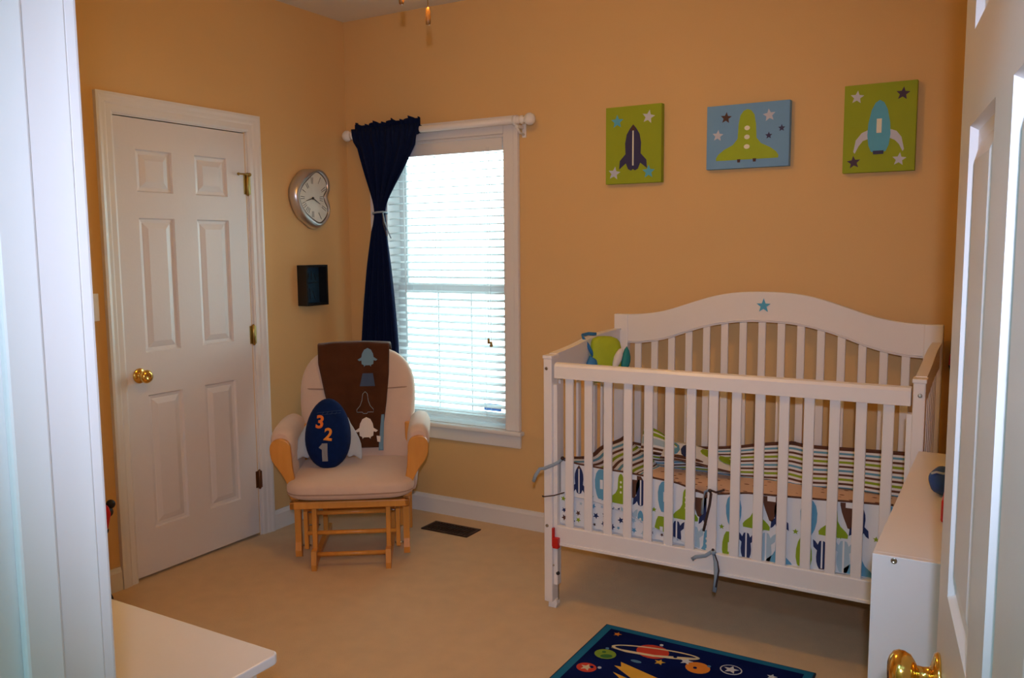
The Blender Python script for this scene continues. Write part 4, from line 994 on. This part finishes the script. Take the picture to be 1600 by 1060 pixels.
b = MB(); b.tube([(1.790, -.80, .632), (1.765, -.83, .612), (1.72, -.838, .590), (1.70, -.842, .586), (1.684, -.846, .560), (1.672, -.846, .530)], .003, 8, 'grey_ribbon', flat=(.002, .007)); b.ball((1.785, -.806, .632), .008, 'dark_ribbon')
b.tube([(1.79, -.80, .490), (1.76, -.832, .482), (1.71, -.834, .470), (1.700, -.82, .468), (1.699, -.80, .46)], .0025, 6, 'dark_ribbon'); part_at(b, 'tie', bf, label='ribbons tied round the front left post')

# striped bumpers --------------------------------------------------------------------
SEQ = ['p_brown', 'p_white', 'p_blue', 'p_white', 'p_brown', 'p_white', 'p_green', 'p_white']
WID = {'p_brown': .0085, 'p_white': .0085, 'p_blue': .0085, 'p_green': .0095}
def bands(total):
    out = []; z_ = 0; i = 0
    while z_ < total: out.append((z_, min(total, z_ + WID[SEQ[i % 8]]), SEQ[i % 8])); z_ += WID[SEQ[i % 8]]; i += 1
    return out
def striped(name, fn, total, nu, thick, loc, **kw):
    """fn(u, d): point at d metres below the top edge"""
    e = empty(name, loc, **kw); b = MB()
    for d0, d1, m_ in bands(total): b.grid(nu, 1, lambda u, v: fn(u, d0 + (d1 - d0) * v), m_)
    bmesh.ops.remove_doubles(b.bm, verts=b.bm.verts, dist=1e-5)
    o = part_at(b, 'bumper_panel', e); so = o.modifiers.new('thick', 'SOLIDIFY'); so.thickness = thick; so.offset = -1 if kw.get('flip') else 1; return e
BT = [(1.80, .560), (1.95, .548), (2.05, .566), (2.10, .572), (2.18, .578), (2.30, .596), (2.42, .622), (2.49, .634), (2.54, .640), (2.60, .634), (2.8, .640), (3.02, .646)]
def fb(u, d):
    x = 1.80 + 1.22 * u; top = slerp(BT, x); w_ = .006 * sin(x * 21) * min(1, d / .1); lean = .35 if x > 2.45 else .35 + (2.45 - x) * .6
    z_ = top - d * lerp([(1.8, .62), (2.1, .62), (2.45, .92), (3.02, .97)], x) - .004 * sin(x * 13) * (d / .14)
    return Vector((x, -.140 - d * .50 + w_ * .7, max(z_, .487)))
e = empty('crib_bumper', (2.41, -.15, .5), label='striped inner face of crib bumper along the headboard slats', cat='crib bumper', group='bumper panels inside the crib')
b = MB()
for d0, d1, m_ in bands(.158): b.grid(90, 1, lambda u, v: fb(u, d0 + (d1 - d0) * v), m_)
b.tube([fb(k_ / 60, 0) for k_ in range(61)], .004, 6, 'p_brown')
bmesh.ops.remove_doubles(b.bm, verts=b.bm.verts, dist=1e-5); o = part_at(b, 'bumper_panel', e); so = o.modifiers.new('thick', 'SOLIDIFY'); so.thickness = .008; so.offset = 0
b = MB(); b.tube([(2.52, -.150, .640), (2.535, -.152, .650), (2.555, -.150, .648), (2.565, -.148, .636)], .0028, 6, 'p_brown'); part_at(b, 'tie', e)
# left end bumper: slumps inwards so the stripes run aslant
e = empty('crib_bumper', (1.80, -.5, .5), label='slanting striped crib bumper at the left end of the crib', cat='crib bumper', group='bumper panels inside the crib')
def fl_(u, d):
    y = -.775 + .60 * u; top = slerp([(-.775, .618), (-.6, .590), (-.45, .588), (-.3, .592), (-.175, .594)], y)
    return Vector((1.782 + d * 1.15 + .01 * sin(y * 20), y + d * .1, max(.487, top - d * .75)))
b = MB()
for d0, d1, m_ in bands(.165): b.grid(40, 1, lambda u, v: fl_(u, d0 + (d1 - d0) * v), m_)
b.tube([fl_(k_ / 40, 0) for k_ in range(41)], .004, 6, 'p_brown')
bmesh.ops.remove_doubles(b.bm, verts=b.bm.verts, dist=1e-5); o = part_at(b, 'bumper_panel', e); so = o.modifiers.new('thick', 'SOLIDIFY'); so.thickness = .006; so.offset = 0
# right end bumper
e = empty('crib_bumper', (3.02, -.5, .5), label='diagonally striped crib bumper at the right end, beside the bookcase', cat='crib bumper', group='bumper panels inside the crib')
def fr2(u, d):
    y = -.76 + .58 * u; return Vector((3.036 - d * .30 + .006 * sin(y * 25), y - d * .2, max(.487, .640 - d * .96 + .01 * sin(y * 9))))
b = MB()
for d0, d1, m_ in bands(.15): b.grid(40, 1, lambda u, v: fr2(u, d0 + (d1 - d0) * v), m_)
bmesh.ops.remove_doubles(b.bm, verts=b.bm.verts, dist=1e-5); o = part_at(b, 'bumper_panel', e); so = o.modifiers.new('thick', 'SOLIDIFY'); so.thickness = .006; so.offset = 0
# folded flap of print in the rear left corner
fp_ = empty('crib_quilt', (2.04, -.25, .58), label='small rocket-print quilt folded over in the crib\'s rear left corner', cat='quilt')
b = MB()
def q1(u, v):
    a0, a1, b0, b1 = Vector((1.88, -.16, .655)), Vector((2.02, -.20, .610)), Vector((1.90, -.26, .560)), Vector((2.16, -.30, .535))
    p = (a0 * (1 - u) + a1 * u) * (1 - v) + (b0 * (1 - u) + b1 * u) * v; p.z += .012 * sin(pi * u) + .008 * sin(pi * v); return p
def q2(u, v):
    a0, a1, b0, b1 = Vector((2.00, -.19, .600)), Vector((2.32, -.20, .548)), Vector((2.02, -.33, .560)), Vector((2.36, -.30, .528))
    p = (a0 * (1 - u) + a1 * u) * (1 - v) + (b0 * (1 - u) + b1 * u) * v; p.z += .014 * sin(pi * u) * (1 - v) + .006 * sin(5 * u); return p
qm1 = ['p_green', 'p_green', 'p_white', 'p_green', 'p_green', 'p_white', 'p_pale', 'p_pale', 'p_pale', 'p_white', 'p_brown', 'p_white']
b.grid(14, 12, q1, rowmat=lambda r_: qm1[r_ % 12])
b.grid(18, 10, q2, 'p_white')
up_ = Vector((0, -.002, .004))
for pts, m_ in ((ell(.12, .45, .10, .35, 10), 'p_blue'), (ell(.34, .5, .10, .35, 10), 'p_navy'), (ell(.30, .85, .25, .08, 10), 'p_brown'), (ell(.62, .25, .12, .2, 10), 'p_green'), (ell(.85, .3, .1, .2, 10), 'p_green')): flatpoly(b, pts, lambda a, c: q2(a, c) + up_, m_)
b.tube([q2(k_ / 16, 1) for k_ in range(17)], .004, 6, 'p_brown'); b.tube([q1(k_ / 16, 1) for k_ in range(17)], .004, 6, 'p_brown')
o = part_at(b, 'quilt_cloth', fp_); so = o.modifiers.new('thick', 'SOLIDIFY'); so.thickness = .006; so.offset = -1

# toy on the crib's left end rail -----------------------------------------------------
ty = empty('soft_toy', (1.775, -.36, 1.0), label='lime green soft crib toy with blue loop hanging inside the crib\'s left end', cat='toy')
b = MB(); b.cushion(loop_smooth([(-.075, .90), (-.07, 1.03), (-.055, 1.080), (0, 1.088), (.055, 1.075), (.075, 1.03), (.08, .90), (0, .885)], 2), .07, 'toy_green', 3.0, 8, Matrix.Translation((1.785, -.395, 0)) @ Matrix.Rotation(R(52), 4, 'Z')); part_at(b, 'toy_body', ty)
b = MB(); b.tube([(1.762, -.45, .99), (1.742, -.475, 1.05), (1.728, -.49, 1.080), (1.710, -.47, 1.094), (1.722, -.43, 1.098), (1.745, -.40, 1.094)], .006, 8, 'toy_blue', flat=(.004, .008)); part_at(b, 'toy_loop', ty, label='blue fabric loop')
b = MB(); b.cushion([(-.03, .90), (-.032, .96), (-.01, 1.01), (.02, .99), (.03, .93), (.02, .90)], .04, 'toy_blue', 2.5, 6, Matrix.Translation((1.760, -.475, 0)) @ Matrix.Rotation(R(50), 4, 'Z')); part_at(b, 'toy_side', ty, label='blue fabric side')
TT = Matrix.Translation((1.856, -.392, 0)) @ Matrix.Rotation(R(40), 4, 'Z')
b = MB(); b.cushion(loop_smooth([(-.035, .95), (-.028, 1.0), (-.004, 1.035), (.012, 1.03), (.006, .985), (-.015, .955)], 2), .03, 'cream', 2.5, 5, TT); part_at(b, 'toy_wing', ty, label='pale fabric flap')
b = MB(); b.cushion(loop_smooth([(.004, .96), (.012, 1.01), (.030, 1.045), (.046, 1.0), (.040, .96), (.02, .94)], 2), .03, 'teal', 2.5, 5, TT); part_at(b, 'toy_wing', ty, label='teal fabric flap')
b = MB(); b.cushion([(-.045, .885), (-.045, .94), (-.02, .955), (-.022, .885)], .03, 'maroon', 2.5, 4, TT); b.cushion([(.018, .885), (.022, .935), (.042, .95), (.036, .885)], .03, 'maroon', 2.5, 4, TT); part_at(b, 'toy_strap', ty, label='maroon fabric straps')
b = MB(); b.box(-.03, .012, -.040, -.03, .897, .915, 'teal', .003, Matrix.Translation((1.785, -.395, 0)) @ Matrix.Rotation(R(52), 4, 'Z')); part_at(b, 'toy_mouth', ty)

# ------------------------------------------------------------------ bookcase at right
bs = empty('bookcase', (3.23, -1.37, 0), label='low white bookcase standing end-on beside the crib', cat='bookcase')
sx0, sx1, sy0, sy1, sz = 3.077, 3.395, -1.890, -.850, .820
b = MB(); b.box(sx0, sx1, sy0, sy0 + .018, 0, sz, 'white', .001); part_at(b, 'side_panel', bs)
b = MB(); b.box(sx0, sx1, sy1 - .018, sy1, 0, sz, 'white', .001); part_at(b, 'side_panel', bs)
b = MB(); b.box(sx0, sx1, sy0 + .018, sy1 - .018, sz - .018, sz, 'white', .001); part_at(b, 'top_panel', bs)
b = MB(); b.box(sx1 - .006, sx1, sy0 + .018, sy1 - .018, .03, sz - .018, 'white'); part_at(b, 'back_panel', bs)
for z_ in (.06, .42): b = MB(); b.box(sx0 + .002, sx1 - .006, sy0 + .018, sy1 - .018, z_, z_ + .018, 'white', .001); part_at(b, 'shelf', bs)
b = MB(); b.box(sx0 + .004, sx1 - .006, -1.379, -1.361, .078, sz - .018, 'white', .001); part_at(b, 'divider', bs)
b = MB(); b.lathe([(0, 0), (.0065, 0), (.0065, .0015), (.004, .0018), (.0028, .0008), (0, .0006)], (3.120, sy0 + .0002, .811), (0, -1, 0), 14, 'steel'); part_at(b, 'cam_bolt', bs, label='small steel furniture bolt')

bt = empty('blue_toy', (3.165, -1.34, sz), label='round dark blue toy sitting on top of the white bookcase', cat='toy')
b = MB(); b.ball((3.178, -1.345, sz + .038), .038, 'blue_toy', (.95, .95, 1.0), 24, lambda p: p * (1 + .04 * sin(p.x * 160) * sin(p.z * 150))); part_at(b, 'toy_body', bt)
b = MB(); b.tube([(3.150, -1.368, sz + .060), (3.162, -1.372, sz + .066), (3.178, -1.374, sz + .064), (3.194, -1.370, sz + .068)], .003, 8, 'felt_grey'); part_at(b, 'toy_trim', bt, label='pale trim on the blue toy')
rt_ = empty('red_toy', (3.215, -1.53, sz), label='red toy block on the bookcase in front of the blue toy', cat='toy')
b = MB(); b.box(3.188, 3.26, -1.60, -1.50, sz, sz + .056, 'red', .006); part_at(b, 'toy_block', rt_)
for yy in (-1.58, -1.55, -1.52):
    b = MB(); b.lathe([(0, 0), (.009, 0), (.009, .006), (0, .006)], (3.225, yy, sz + .0555), (0, 0, 1), 12, 'red'); part_at(b, 'stud', rt_)

# dark cap hanging on a hook at the back wall, right of the crib
dc = empty('hanging_cap', (3.135, -.02, 1.13), label='dark navy cloth cap with red patch hung on the wall right of the crib', cat='cap')
b = MB(); b.cushion(loop_smooth([(-.03, .965), (-.035, 1.04), (-.015, 1.11), (.02, 1.14), (.06, 1.12), (.085, 1.05), (.08, .97), (.03, .955)], 2), .06, 'navy', 2.6, 8, Matrix.Translation((3.145, -.034, 0))); part_at(b, 'crown', dc)
b = MB(); b.cushion([(-.034, 1.00), (-.030, 1.045), (-.012, 1.05), (-.008, 1.0)], .03, 'red', 2.5, 4, Matrix.Translation((3.142, -.052, 0))); part_at(b, 'patch', dc, label='red patch')
b = MB(); b.tube([(3.155, 0, 1.15), (3.155, -.03, 1.145), (3.155, -.04, 1.16)], .004, 8, 'steel'); part_at(b, 'hook', dc)

# ------------------------------------------------------------------ dresser at lower left
dr = empty('dresser', (1.55, -3.0, 0), label='white dresser with rounded top corner just inside the entrance, lower left', cat='dresser')
dx0, dx1, dy0, dy1, dz = .80, 2.190, -3.262, -2.735, .748
pts = [(dx0, dy0), (dx1, dy0)]
for k_ in range(7): a = R(90 * k_ / 6); pts.append((dx1 - .016 + .016 * cos(a), dy1 - .016 + .016 * sin(a)))
pts += [(dx0, dy1)]
b = MB(); b.prism(pts, dz - .019, dz, 'z', 'white'); o = part_at(b, 'dresser_top', dr); bv = o.modifiers.new('round', 'BEVEL'); bv.width = .003; bv.segments = 2; bv.limit_method = 'ANGLE'
b = MB(); b.box(dx0 + .04, dx1 - .028, dy0 + .01, dy1 - .040, .10, dz - .019, 'white', .002); part_at(b, 'carcass', dr)
for xx in (dx0 + .055, dx1 - .045):
    for yy in (dy0 + .03, dy1 - .055):
        b = MB(); b.box(xx - .022, xx + .022, yy - .020, yy + .020, 0, dz - .019, 'white', .003); part_at(b, 'leg', dr)
for cx in (1.165, 1.815):
    for z0 in (.13, .33, .53):
        b = MB(); b.box(cx - .30, cx + .30, dy1 - .040, dy1 - .024, z0, z0 + .185, 'white', .003); d_ = part_at(b, 'drawer', dr)
        b = MB(); b.lathe([(0, 0), (.006, 0), (.006, .012), (.014, .018), (.014, .024), (0, .027)], (cx, dy1 - .024, z0 + .09), (0, 1, 0), 14, 'white'); o = b.build('knob'); o.parent = d_

# red ride-on toy by the left wall, mostly behind the door jamb
rt2 = empty('toy_scooter', (.15, -1.83, 0), label='red children\'s push toy with black handle by the left wall', cat='toy')
b = MB(); b.prism([(-1.99, .05), (-1.78, .05), (-1.76, .12), (-1.745, .30), (-1.705, .34), (-1.688, .40), (-1.70, .44), (-1.76, .46), (-1.83, .42), (-1.86, .22), (-1.98, .18)], .04, .16, 'x', 'red'); o = part_at(b, 'toy_body', rt2); bv = o.modifiers.new('round', 'BEVEL'); bv.width = .015; bv.segments = 3
b = MB(); b.tube([(.10, -1.655, .420), (.10, -1.668, .385), (.10, -1.688, .320)], .008, 10, 'black'); b.ball((.10, -1.655, .422), .019, 'black'); b.ball((.10, -1.690, .318), .017, 'black'); b.ball((.10, -1.670, .392), .022, 'ink'); b.lathe([(0, 0), (.010, 0), (.010, .04), (0, .04)], (.10, -1.70, .392), (0, 1, 0), 10, 'black'); part_at(b, 'handle', rt2)
for yy in (-1.94, -1.765):
    b = MB(); b.lathe([(0, 0), (.045, 0), (.048, .008), (.048, .152), (.045, .16), (0, .16)], (.02, yy, .048), (1, 0, 0), 20, 'black'); part_at(b, 'wheel', rt2)

# ------------------------------------------------------------------ ceiling fan (only its pull chains reach into the picture)
fx_, fy_ = 1.79, -1.70
cf = empty('ceiling_fan', (fx_, fy_, H), label='ceiling fan whose wooden-tipped pull chains hang at the top edge', cat='ceiling fan')
b = MB(); b.lathe([(.0, -.385), (.05, -.378), (.085, -.355), (.10, -.32), (.105, -.285), (.0, -.284)], (fx_, fy_, H - .0005), n=32, m='lamp_glass'); part_at(b, 'lamp_bowl', cf, label='lit frosted glass bowl')
b = MB(); b.lathe([(0, 0), (.06, 0), (.055, -.03), (.02, -.05), (.014, -.06), (.014, -.12), (.07, -.13), (.10, -.16), (.10, -.22), (.07, -.25), (.04, -.28), (0, -.285)], (fx_, fy_, H - .0005), n=32, m='trim'); part_at(b, 'motor', cf)
for k_ in range(5):
    a = R(72 * k_ + 10); mx = Matrix.Translation((fx_, fy_, H - .20)) @ Matrix.Rotation(a, 4, 'Z') @ Matrix.Rotation(R(10), 4, 'X')
    b = MB(); b.prism([(.09, -.02), (.16, -.05), (.50, -.065), (.54, -.04), (.54, .04), (.50, .065), (.16, .05), (.09, .02)], -.004, .004, 'z', 'trim', mx); part_at(b, 'blade', cf)
for (xx, yy, zb) in ((1.700, -1.690, 2.200), (1.792, -1.684, 2.130)):
    b = MB(); b.tube([(fx_ + (xx - fx_) * .6, fy_ + (yy - fy_) * .6, H - .27), (xx, yy, zb + .05)], .0012, 6, 'brass_dark'); ch = part_at(b, 'pull_chain', cf)
    b = MB(); b.lathe([(0, -.002), (.007, 0), (.0085, .012), (.007, .035), (.004, .048), (0, .05)], (xx, yy, zb), n=14, m='pull'); o = b.build('pull_handle'); o.parent = ch

# ------------------------------------------------------------------ smoothing of flat-shaded small parts
for o in bpy.data.objects:
    if o.type == 'MESH' and o.name.startswith(('seat_cushion', 'back_cushion')):
        for p in o.data.polygons: p.use_smooth = True
